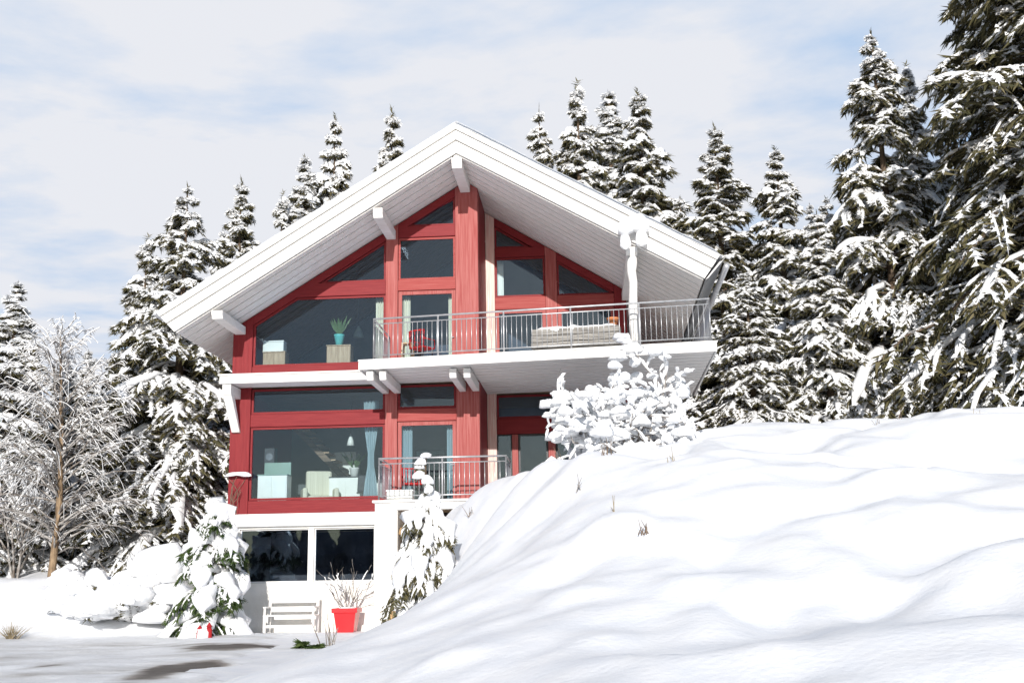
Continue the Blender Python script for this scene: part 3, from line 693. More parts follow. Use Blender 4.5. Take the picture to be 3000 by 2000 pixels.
# small snow-loaded conifers near the house
variant('young', seed=31, H=3.1, Rb=1.25, whorls=9, per=5.6, nl=7, needle_k=34, load=1.3, nscale=.62, snow_r=1.0, pillow=1.9, droop=1.5, mat='needle_green', low=.1, power=.55, frost=8)
place_tree('young', 'young_spruce', .5, -2.4, 3.05, 'small green spruce buried in snow left of the basement window', None, .6, 1.12, zbase=.05)
variant('pine', seed=37, H=2.45, Rb=1.12, whorls=9, per=6.2, nl=8, needle_k=40, load=1.25, nscale=.5, snow_r=1.15, pillow=1.35, droop=1.9, low=.10, power=.55, frost=6)
pine = place_tree('pine', 'young_pine', 6.25, -6.5, 2.95, 'small bushy pine with a thin leader, snow-capped, on the bank edge before the terrace', None, 1.9, 1.0, zbase=.75)
rp = np.random.RandomState(9); A = Acc()
A.add(*ring_tubes(np.array([[[0, 0, 1.9], [.03, 0, 2.4], [-.01, .02, 2.9], [.02, 0, 3.25]]]), np.array([[.04, .032, .024, .014]]), 7))
tw = np.array([[0, 0, z] for z in (2.25, 2.4, 2.6, 2.75, 2.95, 3.05)]); az_ = rp.rand(6) * 6.28
Pt = curve_pts(tw, np.stack([np.cos(az_), np.sin(az_), 0 * az_], -1), np.array([.34, .3, .26, .24, .2, .16]), (np.full(6, .5), np.full(6, -.3)), 5)
A.add(*ring_tubes(Pt, np.full((6, 5), .011), 5)); A.build('leader', M['bark'], pine, True)
A = Acc(); A.add(*needles(Pt, 40, .13, .03, rp, .5)); A.build('foliage', M['needle'], pine, False)
A = Acc(); A.add(*blobs(Pt[:, 3] + np.array([0, 0, .05]), .10 + .07 * rp.rand(6, 3), rp, .15)); A.add(*blobs(np.array([[.02, 0, 3.27], [-.05, 0, 2.2], [.1, -.05, 2.05]]), np.array([[.17, .13, .07], [.16, .15, .12], [.2, .18, .12]]), rp, .15)); A.build('snow_cap', M['snow_clump'], pine, True)

# ------------------------------------------------------------------ branching shrubs
def grow(rs, p, d, L, depth, out, spread=.6, n=3, up=.15, shrink=.68):
    pts = [p]; q = p
    for i in range(4):
        d = d + rs.randn(3) * .13; d[2] += up * .25; d = d / np.linalg.norm(d); q = q + d * L / 4; pts.append(q)
    out.append((np.array(pts), depth))
    if depth == 0: return
    for k in range(n):
        s = .45 + .55 * (k + 1) / n; i = min(4, int(s * 4)); a = rs.randn(3); a = a - d * a.dot(d); a /= np.linalg.norm(a) + 1e-9
        nd = d * (1 - spread * .35) + a * spread; nd /= np.linalg.norm(nd)
        grow(rs, pts[i], nd, L * shrink * (.8 + .4 * rs.rand()), depth - 1, out, spread, n, up, shrink)
def shrub(name, loc, label, cat, seed, stems, L, depth, rad, snow, bm, spread=.65, up=.15, tilt=.7, group=None, green=0, clump=0, nbr=3, shrink=.68, lop=(0, 0), needle='needle'):
    rs = np.random.RandomState(seed); root = empty(name, loc); out = []
    for i in range(stems):
        a = 6.283 * (i + rs.rand() * .6) / stems; tl = tilt * (.4 + .8 * rs.rand())
        d = np.array([math.cos(a) * tl + lop[0], math.sin(a) * tl + lop[1], 1.0]); d /= np.linalg.norm(d)
        grow(rs, np.array([math.cos(a) * .05, math.sin(a) * .05, 0.]), d, L * (.8 + .4 * rs.rand()), depth, out, spread, nbr, up, shrink)
    P = np.stack([o[0] for o in out]); D = np.array([o[1] for o in out])
    A = Acc(); A.add(*ring_tubes(P, (rad * (.45 + D) / (depth + .45))[:, None] * np.linspace(1.1, .7, 5)[None], 5)); A.build('stem', bm, root, True)
    if green:
        A = Acc(); Q = P[D <= 1]; A.add(*needles(Q, green, .16, .05, rs, .6)); A.build('foliage', M[needle], root, False)
    if snow:
        A = Acc(); n = len(P); r_ = snow * (.55 + .8 * rs.rand(n, 1)) * np.array([.05, .9, 1.1, 1.05, .04])[None] * (.75 + .5 * rs.rand(n, 5)) * (1 + .15 * (D == 0))[:, None]
        kp = rs.rand(n) < .9
        A.add(*ring_tubes(P[kp], r_[kp], 7, .55, .9, .3, rs))
        if clump:   # fat pillows on the twig ends
            tips = P[D == 0][:, 2:]; tips = tips[rs.rand(len(tips)) < clump]; m = len(tips)
            for rep_ in range(2):
                t_ = rs.rand(m, 1) * 1.2 - .1; cc = tips[:, 0] * (1 - t_) + tips[:, 2] * t_ + rs.randn(m, 3) * snow * .5; cc[:, 2] += snow * .4
                a_ = np.clip(snow, .055, 1) * (.7 + 2.6 * rs.rand(m, 1) ** 2.5); A.add(*blobs(cc, a_ * np.stack([.9 + .7 * rs.rand(m), .9 + .7 * rs.rand(m), .75 + .35 * rs.rand(m)], -1), rs))
        A.build('snow_load', M['snow_clump'], root, True)
    tag(root, label, cat, group); return root
shrub('snowy_shrub', (10.45, -5.2, hz(10.45, -5.2) - .15), 'large shrub smothered in white snow on the bank below the balcony', 'shrub', 4, 11, 1.0, 4, .035, .036, M['frost_twig'], .82, -.02, 1.6, clump=.33, lop=(-.42, 0))
shrub('low_juniper', (-1.9, -1.3, hz(-1.9, -1.3) - .1), 'low sprawling shrub under thick snow at the foot of the left bank', 'shrub', 9, 13, .85, 1, .03, .17, M['twig'], .7, -.12, 1.5, green=60, clump=.9)
shrub('low_juniper', (-3.4, -.7, hz(-3.4, -.7) - .1), 'smaller snow-covered shrub left of the sprawling one on the bank', 'shrub', 19, 10, .6, 1, .02, .15, M['twig'], .7, -.12, 1.6, green=60, clump=.9)
# bare larch with frosted drooping branches
def larch(x, y, ztop):
    rs = np.random.RandomState(12); z0 = hz(x, y) - .1; H = ztop - z0; root = empty('bare_larch', (x, y, z0))
    A = Acc(); zt = np.linspace(0, 1, 12)
    A.add(*ring_tubes(np.stack([.12 * np.sin(zt * 4), .1 * np.cos(zt * 3), zt * H], -1)[None], (.10 * (1 - zt) ** .8 + .012)[None], 10)); A.build('trunk', M['larch_bark'], root, True)
    n = 120; f = .10 + .88 * (np.arange(n) + rs.rand(n)) / n; az = rs.rand(n) * 6.283; L = (2.7 * (1 - f) ** .7 + .35) * (.7 + .5 * rs.rand(n))
    p0 = np.stack([.12 * np.sin(f * 4), .1 * np.cos(f * 3), f * H], -1); d = np.stack([np.cos(az), np.sin(az), 0 * az], -1)
    P = curve_pts(p0, d, L, (.75 + .5 * f + .15 * rs.randn(n), -.55 - .35 * rs.rand(n) + .5 * f), 7); P[:, 1:] += rs.randn(n, 6, 3) * .045
    K = 13; s = .2 + .8 * rs.rand(n, K); bp, bt = sample(P, s); hx = np.arctan2(bt[..., 1], bt[..., 0]) + rs.randn(n, K) * .7
    LL = (L[:, None] * .33 * (1.1 - s * .6)) * (.6 + .8 * rs.rand(n, K))
    LP = curve_pts(bp.reshape(-1, 3), np.stack([np.cos(hx), np.sin(hx), 0 * hx], -1).reshape(-1, 3), LL.reshape(-1), (.25 + .35 * rs.randn(n * K), -.5 - .3 * rs.rand(n * K)), 5)
    A = Acc(); A.add(*ring_tubes(P, (.010 + .006 * L)[:, None] * np.linspace(1.3, .4, 7)[None], 5)); A.add(*ring_tubes(LP, np.full((n * K, 5), .007), 3)); A.build('branches', M['frost_twig'], root, True)
    A = Acc(); A.add(*ring_tubes(P, (.004 + .011 * f)[:, None] * (.6 + .8 * rs.rand(n, 7)), 5, .8)); kp = rs.rand(n * K) < .8
    A.add(*ring_tubes(LP[kp], (.003 + .008 * np.repeat(f, K)[kp])[:, None] * (.5 + .9 * rs.rand(kp.sum(), 5)), 5, .7)); A.build('snow_load', M['snow_clump'], root, True)
    tag(root, 'leafless frosted larch with a golden trunk on the left bank', 'tree')
larch(-5.46, 1.5, 8.4)

shrub('bare_thicket', (-7.0, 2.6, hz(-7.0, 2.6) - .1), 'thicket of thin bare stems dusted with frost left of the golden larch', 'shrub', 44, 6, 1.35, 4, .035, .014, M['frost_twig'], .5, .2, .5, nbr=3, shrink=.72)

# ------------------------------------------------------------------ firewood
wood0 = None; rs = random.Random(5); LOGS = []
for row in range(9):
    for k in range(6):
        LOGS.append((4.98 + k * .255 + (row % 2) * .12 + rs.uniform(-.02, .02), .10 + row * .285 + rs.uniform(-.02, .02), rs.uniform(.105, .14)))
for (x, z, r_) in LOGS[:]:
    if x > 6.35: continue
    mb = MB(); n = 11; rr = [r_ * rs.uniform(.88, 1.08) for _ in range(n)]
    y0 = -1.70 + rs.uniform(-.05, .05)
    for (yy, kk) in ((y0, .94), (y0 + .015, 1.0), (-.42, 1.0)):
        mb.v += [(rr[i] * kk * math.cos(6.283 * i / n), yy + 1.0, rr[i] * kk * math.sin(6.283 * i / n)) for i in range(n)]
    mb.f += [tuple(range(n))] + [(j * n + (i + 1) % n, j * n + i, (j + 1) * n + i, (j + 1) * n + (i + 1) % n) for j in range(2) for i in range(n)] + [tuple(range(3 * n - 1, 2 * n - 1, -1))]
    o = mb.build('firewood_log', M['log_end']); o.location = (x, -1.0, z + .02)
    tag(o, 'cut log in the firewood stacked under the terrace', 'log', 'firewood stacked under the terrace')
def log_round(x, y, z, r_, L, rz, label):
    mb = MB(); mb.tube([(-L / 2, 0, 0), (-L / 2 + .02, 0, 0), (L / 2 - .02, 0, 0), (L / 2, 0, 0)], [r_ * .95, r_, r_, r_ * .95], 14)
    o = mb.build('log', M['log_end'], smooth=False); o.location = (x, y, z); o.rotation_euler = (0, 0, rz); tag(o, label, 'log')
log_round(4.98, -2.6, .42, .14, .38, .25, 'single short log lying in the snow beside the terrace pier')
o = MB().hexa([(-.07, -.02, 0), (.07, -.02, 0), (.07, .03, 0), (-.07, .03, 0), (-.06, .1, .95), (.08, .1, .95), (.08, .15, .95), (-.06, .15, .95)]).build('plank', M['wood'], None, .005)
o.location = (4.72, -2.05, -.02); tag(o, 'narrow brown plank leaning on the white terrace pier', 'plank')

# ------------------------------------------------------------------ garden bench
b = empty('garden_bench', (1.92, -.55, .02)); tag(b, 'white slatted garden bench against the basement wall', 'bench')
W = .66
def bslat(name, *a): MB().box(*a).build(name, M['white'], b, .008)
for s_ in (-1, 1):
    x = s_ * (W - .04)
    bslat('leg', x - .035, x + .035, -.24, -.18, 0, .40)
    MB().hexa([(x - .035, .18, 0), (x + .035, .18, 0), (x + .035, .25, 0), (x - .035, .25, 0), (x - .035, .26, .86), (x + .035, .26, .86), (x + .035, .32, .86), (x - .035, .32, .86)]).build('leg', M['white'], b, .008)
    bslat('armrest', x - .035, x + .035, -.26, .24, .60, .64); bslat('armrest_support', x - .025, x + .025, -.235, -.19, .40, .60)
st = MB()
for k in range(4): st.box(-W, W, -.25 + k * .115, -.25 + k * .115 + .095, .40, .43)
st.build('seat', M['white'], b, .006)
st = MB()
for k, z in enumerate((.50, .72)): st.box(-W + .08, W - .08, .19 + k * .03, .215 + k * .03, z, z + .13)
st.build('backrest', M['white'], b, .006)
bslat('stretcher', -W + .08, W - .08, -.225, -.195, .12, .19)
# red pot with bare shrub
pot = empty('potted_shrub', (3.38, -.7, .02)); tag(pot, 'bright red square pot with a bare snowy shrub by the basement window', 'plant pot')
pm = MB()
def sq(h, z): return [(-h, -h, z), (h, -h, z), (h, h, z), (-h, h, z)]
prof = [(.21, 0), (.275, .46), (.275, .465), (.32, .47), (.325, .58), (.28, .58), (.26, .50)]
for h, z in prof: pm.v += sq(h, z)
for i in range(len(prof) - 1): pm.f += [(i * 4 + k, i * 4 + (k + 1) % 4, i * 4 + 4 + (k + 1) % 4, i * 4 + 4 + k) for k in range(4)]
pm.f += [(3, 2, 1, 0), tuple(range(len(prof) * 4 - 4, len(prof) * 4))]
pm.build('pot', M['red_plastic'], pot, .012)
MB().lathe([(.25, .50), (.24, .56), (.15, .60), (.03, .61)], n=14).build('snow_cover', M['snow_clump'], pot, smooth=True)
rsn = np.random.RandomState(3); out = []
for i in range(9):
    a = 6.283 * i / 9 + rsn.rand() * .5; d = np.array([math.cos(a) * .75, math.sin(a) * .45, .85]); d /= np.linalg.norm(d)
    grow(rsn, np.array([0, 0, .5]), d, .62, 2, out, .5, 2, .2, .7)
P = np.stack([o_[0] for o_ in out]); D = np.array([o_[1] for o_ in out])
A = Acc(); A.add(*ring_tubes(P, (.004 + .0045 * D)[:, None] * np.ones((1, 5)), 4)); A.build('stem', M['frost_twig'], pot, True)
A = Acc(); kp = rsn.rand(len(P)) < .4; A.add(*ring_tubes(P[kp], .013 * (.4 + rsn.rand(kp.sum(), 5)), 5, .6)); A.build('snow_load', M['snow_clump'], pot, True)
# red lanterns under the young spruce
for i, (x, y, hh) in enumerate([(.60, -3.5, .30), (.80, -3.45, .36)]):
    l_ = empty('lantern', (x, y, .03)); mb = MB(); mb.lathe([(.06, 0), (.075, .02), (.07, hh * .55), (.05, hh * .7)], n=10); mb.build('body', M['red_cloth'], l_, smooth=True)
    MB().lathe([(.055, hh * .7), (.07, hh * .75), (.02, hh * .95), (.008, hh)], n=10).build('lid', M['red_cloth'], l_, smooth=True)
    tag(l_, ['shorter red lantern under the small green spruce', 'taller red lantern under the small green spruce'][i], 'lantern')

# ------------------------------------------------------------------ balcony and terrace furnishings
pl = empty('planter_box', (9.35, -2.55, 6.62)); tag(pl, 'weathered grey wooden planter with snow behind the balcony railing', 'planter')
pl.rotation_euler = (0, 0, math.atan2(-1.05, 8.72))
mb = MB(); rs = random.Random(3)
for k in range(3): mb.box(-1.08 + rs.uniform(-.03, .03), 1.08 + rs.uniform(-.03, .03), -.20, -.16, .06 + k * .165, .06 + k * .165 + .155); mb.box(-1.06, 1.06, .16, .2, .06 + k * .165, .06 + k * .165 + .155)
for s_ in (-1, 1): mb.box(s_ * 1.05 - .02, s_ * 1.05 + .02, -.158, .158, .06, .54)
mb.build('box', M['weathered'], pl, .012)
mb = MB()
for sx in (-1, 1):
    for sy in (-1, 1): mb.box(sx * .97 - .04, sx * .97 + .04, sy * .12 - .03, sy * .12 + .03, 0, .055)
mb.build('foot', M['weathered'], pl)
rn = np.random.RandomState(6); xx = np.linspace(-1.02, 1.02, 16)
A = Acc(); A.add(*ring_tubes(np.stack([xx, rn.randn(16) * .02, .50 + .03 * rn.rand(16)], -1)[None], (.15 + .05 * rn.rand(1, 16)) * np.r_[.5, np.ones(14), .5][None], 10, 0, .6, .15, rn)); A.build('snow_cover', M['snow_clump'], pl, True)
tp = empty('terracotta_pot', (10.25, -2.1, 6.62)); tag(tp, 'small orange pot on a stand behind the planter', 'pot')
MB().lathe([(.12, 0), (.14, .03), (.05, .06), (.04, .62), (.14, .66), (.14, .68)], n=14).build('stand', M['weathered'], tp, smooth=True)
MB().lathe([(.09, .682), (.13, .84), (.15, .85), (.15, .89), (.11, .89)], n=14).build('pot', M['orange'], tp, smooth=True)

def chair(name, loc, rz, mat, label, seat_h=.45, back_h=.88, arms=True, legmat='dark', cushion=None):
    c_ = empty(name, loc, rz); tag(c_, label, 'chair')
    for sx in (-1, 1):
        for sy in (-1, 1):
            MB().tube([(sx * .21, sy * .20, 0), (sx * .2, sy * .18, seat_h - .02)], .016, 6).build('leg', M[legmat], c_, smooth=True)
    MB().box(-.24, .24, -.23, .23, seat_h - .02, seat_h + .03).build('seat', M[mat], c_, .02)
    bk = MB(); n = 9
    pts = [(.25 * math.cos(t), .20 + .08 * math.sin(t), 0) for t in np.linspace(math.pi, 0, n)]
    bk.tube([(p[0], p[1], back_h) for p in pts], .02, 6)
    for p in pts[::1]: bk.tube([(p[0] * .9, p[1], seat_h), (p[0], p[1], back_h)], .012, 5)
    bk.build('backrest', M[mat], c_, smooth=True)
    if arms:
        for s_ in (-1, 1): MB().tube([(s_ * .25, .2, seat_h + .22), (s_ * .26, -.2, seat_h + .22), (s_ * .25, -.22, seat_h)], .014, 6).build('armrest', M[mat], c_, smooth=True)
    return c_
chair('red_chair', (5.35, -1.2, 6.62), 2.6, 'red_cloth', 'red chair behind the balcony railing at the upper door')
chair('red_chair', (5.05, -.75, 3.19), .3, 'red_cloth', 'red chair on the lower terrace by the door')
st = empty('wooden_stool', (4.88, -.55, 6.62)); tag(st, 'tall narrow wooden stool beside the upper balcony door', 'stool')
MB().box(-.15, .15, -.15, .15, .70, .74).build('seat', M['wood'], st, .01)
for sx in (-1, 1):
    for sy in (-1, 1): MB().hexa([(sx * .15 - .02, sy * .15 - .02, 0), (sx * .15 + .02, sy * .15 - .02, 0), (sx * .15 + .02, sy * .15 + .02, 0), (sx * .15 - .02, sy * .15 + .02, 0), (sx * .12 - .02, sy * .12 - .02, .70), (sx * .12 + .02, sy * .12 - .02, .70), (sx * .12 + .02, sy * .12 + .02, .70), (sx * .12 - .02, sy * .12 + .02, .70)]).build('leg', M['wood'], st)
bx = empty('deck_box', (4.85, -1.42, 3.19)); tag(bx, 'low white box on the terrace corner behind the railing', 'box')
MB().box(-.32, .32, -.16, .16, 0, .22).build('body', M['cab_white'], bx, .015); MB().box(-.34, .34, -.18, .18, .222, .26).build('lid', M['snow_clump'], bx, .015)

# snow hanging on the right roof beam end
rn = np.random.RandomState(14); A = Acc()
A.add(*blobs(np.array([[10.62, -2.96, 9.5], [10.60, -2.95, 9.15], [10.97, -2.98, 9.55], [11.0, -2.97, 9.2], [10.8, -2.96, 9.72]]), np.array([[.20, .18, .27], [.13, .13, .27], [.25, .2, .31], [.15, .14, .32], [.2, .17, .12]]), rn, .10))
o = A.build('snow_clump', M['snow_clump'], None, True); tag(o, 'two-lobed snow lump hanging from the roof edge above the balcony post', 'snow')

# ------------------------------------------------------------------ things seen through the glass
def cabinet(loc, w, d_, h, mat, label, top=None, cat='cabinet', rz=0):
    c_ = empty('cabinet', loc, rz); tag(c_, label, cat)
    MB().box(-w / 2, w / 2, -d_ / 2, d_ / 2, .04, h).build('body', M[mat], c_, .008)
    n = max(1, round(w / .5))
    for k in range(n): MB().box(-w / 2 + .02 + k * w / n, -w / 2 + (k + 1) * w / n - .02, -d_ / 2 - .02, -d_ / 2 - .002, .07, h - .03).build('door', M[mat], c_, .004)
    MB().box(-w / 2 + .03, w / 2 - .03, -d_ / 2 + .03, d_ / 2 - .03, 0, .04).build('plinth', M['dark'], c_)
    MB().box(-w / 2 - .01, w / 2 + .01, -d_ / 2 - .025, d_ / 2 + .01, h + .002, h + .03).build('top', M[top or mat], c_, .004)
    return c_
cabinet((.98, .75, 6.6), .62, .4, .85, 'wood', 'oak cabinet in the lower left corner of the upper window', 'wood')
bxw = empty('storage_box', (.95, .75, 7.485)); tag(bxw, 'cream box on top of the oak corner cabinet', 'box')
MB().box(-.30, .28, -.17, .17, 0, .27).build('body', M['cab_white'], bxw, .01); MB().box(-.31, .29, -.18, .18, .272, .31).build('lid', M['cab_white'], bxw, .01)
cabinet((2.78, .75, 6.6), .66, .4, .98, 'wood', 'oak cabinet under the turquoise flower pot', 'wood')
fp = empty('flower_pot', (2.76, .70, 7.612)); tag(fp, 'house plant in a turquoise pot inside the upper window', 'plant pot')
MB().lathe([(.09, 0), (.14, .27), (.15, .28), (.15, .31), (.12, .31), (.11, .26)], n=18).build('pot', M['turq'], fp, smooth=True)
rsn = np.random.RandomState(8); lv = MB()
for k in range(26):
    a = rsn.rand() * 6.283; L_ = .2 + .45 * rsn.rand(); u = Vector((math.cos(a) * .7, math.sin(a) * .4, 1.1)).normalized(); e = Vector((0, 0, .27)) + u * L_; sd = u.cross(Vector((0, 1, .3))).normalized() * .035
    mid = Vector((0, 0, .27)) + u * L_ * .6; lv.add([(0, 0, .27), mid - sd, e, mid + sd], [(0, 1, 2, 3)])
lv.build('leaves', M['leaf'], fp)
def pendant(x, y, zc, ztop, label, mat='cab_white', r_=.16):
    p_ = empty('pendant_lamp', (x, y, zc)); tag(p_, label, 'lamp')
    MB().lathe([(r_, 0), (r_ * .75, .14), (r_ * .3, .28), (.03, .34)], n=16).build('shade', M[mat], p_, smooth=True)
    MB().tube([(0, 0, .33), (0, 0, ztop - zc)], .008, 6).build('cord', M['dark'], p_)
pendant(2.9, 2.6, 8.25, 9.6, 'grey-blue pendant lamp inside the upper left window', 'curtain_blue')
pendant(2.75, 2.4, 5.05, 6.37, 'left one of the two white pendant lamps above the kitchen island', r_=.11); pendant(3.35, 2.4, 5.05, 6.37, 'right one of the two white pendant lamps above the kitchen island', r_=.11)
def curtain(x0, x1, y, z0, z1, mat, label, tie=None):
    n = 22; vs = []; fs = []; m = 9
    for j in range(m):
        t = j / (m - 1); k = 1 - (0 if tie is None else tie * math.exp(-((t - .45) / .22) ** 2))
        for i in range(n):
            s_ = i / (n - 1); xc = (x0 + x1) / 2; x = xc + (x0 + (x1 - x0) * s_ - xc) * k
            for dy in (0,): vs.append((x, y + .035 * math.sin(s_ * 28), z0 + (z1 - z0) * t))
    for j in range(m - 1):
        for i in range(n - 1): fs.append((j * n + i, j * n + i + 1, (j + 1) * n + i + 1, (j + 1) * n + i))
    mb = MB(); mb.add(vs, fs); o = mb.build('curtain', M[mat], None, smooth=True)
    so = o.modifiers.new('solid', 'SOLIDIFY'); so.thickness = .006
    tag(o, label, 'curtain'); return o
curtain(3.86, 4.16, .32, 6.62, 8.85, 'curtain', 'cream curtain at the right side of the big upper left window')
curtain(4.54, 4.80, .32, 6.62, 8.9, 'curtain', 'cream curtain left in the upper balcony door'); curtain(5.86, 6.07, .32, 6.62, 8.9, 'curtain', 'cream curtain right in the upper balcony door')
curtain(3.55, 3.95, .32, 3.17, 6.0, 'curtain_blue', 'tied grey-blue curtain at the right of the kitchen window', .65)
curtain(4.56, 4.86, .32, 3.17, 5.34, 'curtain_blue', 'grey curtain left in the lower terrace door'); curtain(5.80, 6.06, .32, 3.17, 5.34, 'curtain_blue', 'grey curtain right in the lower terrace door')
curtain(7.02, 7.2, 2.5, 9.21, 10.38, 'cab_white', 'white curtain edge in the small upper right window')
# kitchen
k_ = cabinet((2.75, 2.3, 3.15), 1.0, .7, .95, 'cab_white', 'white kitchen island below the two pendant lamps', 'dark')
cabinet((1.05, .70, 3.15), .80, .45, .92, 'cab_white', 'white and sage cabinet in the left corner of the kitchen window', 'cab_green')
o = MB().box(-.37, .37, -.02, .02, 0, .36).build('back_panel', M['cab_green'], None, .01); o.location = (1.05, .98, 4.102); tag(o, 'sage green panel standing on the white corner cabinet', 'panel')
cabinet((3.6, 4.0, 3.15), 2.2, .6, 1.0, 'cab_white', 'long white sideboard along the back wall of the kitchen', 'cab_white')
cabinet((2.1, 4.6, 3.15), .8, .6, 1.9, 'cab_white', 'tall white cupboard at the back of the kitchen', 'cab_white')
pp = empty('herb_pot', (2.9, 2.25, 4.132)); tag(pp, 'green herbs in a white pot on the kitchen island', 'plant pot')
MB().lathe([(.10, 0), (.14, .24), (.15, .25), (.13, .27), (.12, .22)], n=16).build('pot', M['cab_white'], pp, smooth=True)
lv = MB(); 
for k in range(60):
    a = rsn.rand() * 6.283; L_ = .15 + .5 * rsn.rand(); u = Vector((math.cos(a) * .75, math.sin(a) * .6, .9)).normalized(); e = Vector((0, 0, .22)) + u * L_; sd = u.cross(Vector((.2, 1, .3))).normalized() * .03
    mid = Vector((0, 0, .22)) + u * L_ * .65; lv.add([mid - u * .08, mid - sd, e, mid + sd], [(0, 1, 2, 3)])
lv.build('leaves', M['leaf'], pp)
sc_ = empty('swivel_chair', (3.42, 1.35, 3.15), .3); tag(sc_, 'dark swivel chair beside the kitchen island', 'chair')
MB().box(-.24, .24, -.23, .23, .45, .52).build('seat', M['dark'], sc_, .03)
MB().hexa([(-.22, .20, .52), (.22, .20, .52), (.22, .25, .52), (-.22, .25, .52), (-.19, .28, .98), (.19, .28, .98), (.19, .33, .98), (-.19, .33, .98)]).build('backrest', M['dark'], sc_, .03)
MB().tube([(0, 0, .06), (0, 0, .45)], .03, 8).build('column', M['steel'], sc_)
fb = MB()
for k in range(5): fb.tube([(0, 0, .07), (.28 * math.cos(k * 1.2566), .28 * math.sin(k * 1.2566), .03)], .02, 6)
fb.build('base', M['dark'], sc_)
# staircase in the kitchen
sr = empty('staircase', (1.55, 3.3, 3.15)); tag(sr, 'open brown staircase at the back left of the kitchen', 'stairs')
stp = MB()
for k in range(13): stp.box(-.9 + k * .2, -.9 + k * .2 + .26, 0, .9, 2.9 - k * .22, 2.94 - k * .22)
stp.build('tread', M['wood'], sr)
MB().hexa([(-.95, -.04, 2.75), (1.75, -.04, -.0), (1.75, 0 - .002, -.0), (-.95, -.002, 2.75), (-.95, -.04, 2.97), (1.75, -.04, .28), (1.75, -.002, .28), (-.95, -.002, 2.97)]).build('stringer', M['wood_ceiling'], sr)
sp = empty('tall_speaker', (.74, 1.35, 3.15)); tag(sp, 'tall black loudspeaker behind the sage corner cabinet', 'loudspeaker')
MB().box(-.14, .14, -.16, .16, .03, 1.75).build('cabinet', M['dark'], sp, .01); MB().box(-.17, .17, -.19, .19, 0, .03).build('base', M['dark'], sp)
for z in (.9, 1.2, 1.5): MB().lathe([(.09, 0), (.1, .01), (.05, .012)], n=14).build('cone', M['zinc'], sp).matrix_local = Matrix.Translation((0, -.162, z)) @ Matrix.Rotation(R(90), 4, 'X')
ac = empty('armchair', (2.05, 1.7, 3.15), .35); tag(ac, 'cream armchair at the foot of the brown staircase', 'armchair')
MB().box(-.36, .36, -.34, .30, .12, .42).build('seat', M['curtain'], ac, .05); MB().box(-.36, .36, .20, .40, .43, 1.15).build('backrest', M['curtain'], ac, .06)
for q in (-1, 1): MB().box(q * .43 - .068, q * .43 + .068, -.34, .38, .12, .64).build('armrest', M['curtain'], ac, .05)
for qx in (-1, 1):
    for qy in (-1, 1): MB().tube([(qx * .32, qy * .28, 0), (qx * .32, qy * .28, .13)], .025, 8).build('leg', M['wood'], ac)
pf = empty('picture_frame', (4.6, 5.585, 4.9)); tag(pf, 'dark framed picture on the back wall of the kitchen', 'picture')
MB().box(-.5, .5, -.03, 0, -.35, .35).build('frame', M['dark'], pf, .005); MB().box(-.44, .44, -.036, -.031, -.29, .29).build('canvas', M['curtain_blue'], pf)
# ------------------------------------------------------------------ twigs and tufts poking through the snow
def tuft(name, x, y, n, h, mat, label, cat, seed, spread=.5, r_=.006, dz=.02):
    rs = np.random.RandomState(seed); A = Acc(); z = hz(x, y)
    az = rs.rand(n) * 6.283; tl = spread * rs.rand(n); L = h * (.5 + .7 * rs.rand(n))
    p0 = np.stack([rs.randn(n) * .05, rs.randn(n) * .05, np.full(n, -.04)], -1)
    P = curve_pts(p0, np.stack([np.cos(az), np.sin(az), 0 * az], -1), L * tl + .02, (L / (L * tl + .02), -.35 * np.ones(n)), 5)
    A.add(*ring_tubes(P, r_ * np.linspace(1.2, .4, 5)[None] * np.ones((n, 1)), 4))
    o = A.build(name, M[mat], None, True); o.location = (x, y, z + dz); tag(o, label, cat); return o
tuft('dry_grass_tuft', -4.15, -2.9, 90, .42, 'straw', 'tuft of dry brown grass at the far left edge of the yard', 'grass tuft', 1, .9)
tuft('bare_sapling', 4.6, -7.6, 9, .75, 'frost_twig', 'bare sapling with forked twigs at the foot of the snow bank', 'plant', 2, .45, .011)
o = shrub('fir_sprig', (4.25, -7.9, hz(4.25, -7.9) + .0), 'flat dark green fir sprig on the snow beside the bare sapling', 'plant', 61, 6, .18, 1, .008, 0, M['twig'], .5, -.5, 3.5, green=40, needle='needle_green')
TW = [(16.7, -3.2, .45, 'upright dark twig near the crest of the bank on the right'), (15.7, -5.0, .2, 'short grey twig below the upright one on the bank'), (17.2, -7.0, .5, 'leaning thin stem on the right part of the bank'),
      (9.0, -6.8, .35, 'dark twig right below the large snowy shrub'), (9.9, -9.2, .3, 'sparse stems in the middle of the bank'), (9.4, -10.6, .3, 'small grass stems left of the middle of the bank'),
      (9.9, -13.4, .25, 'thin curved stem low on the bank'), (10.3, -14.6, .22, 'dark leafy stub low in the middle of the bank'), (7.0, -5.0, .25, 'dark sprout near the top left of the bank'), (6.55, -5.6, .3, 'green-brown sprout poking from the left flank of the bank'), (11.0, -10.4, .25, 'pair of thin stalks in the centre of the bank')]
for i, (x, y, h_, lab) in enumerate(TW): tuft('dry_weed', x, y, [3, 4, 3, 5, 8, 6, 3, 9, 6, 12, 4][i], h_, ['twig', 'frost_twig', 'straw', 'twig'][i % 4], lab, 'plant', 70 + i, .5, .007)
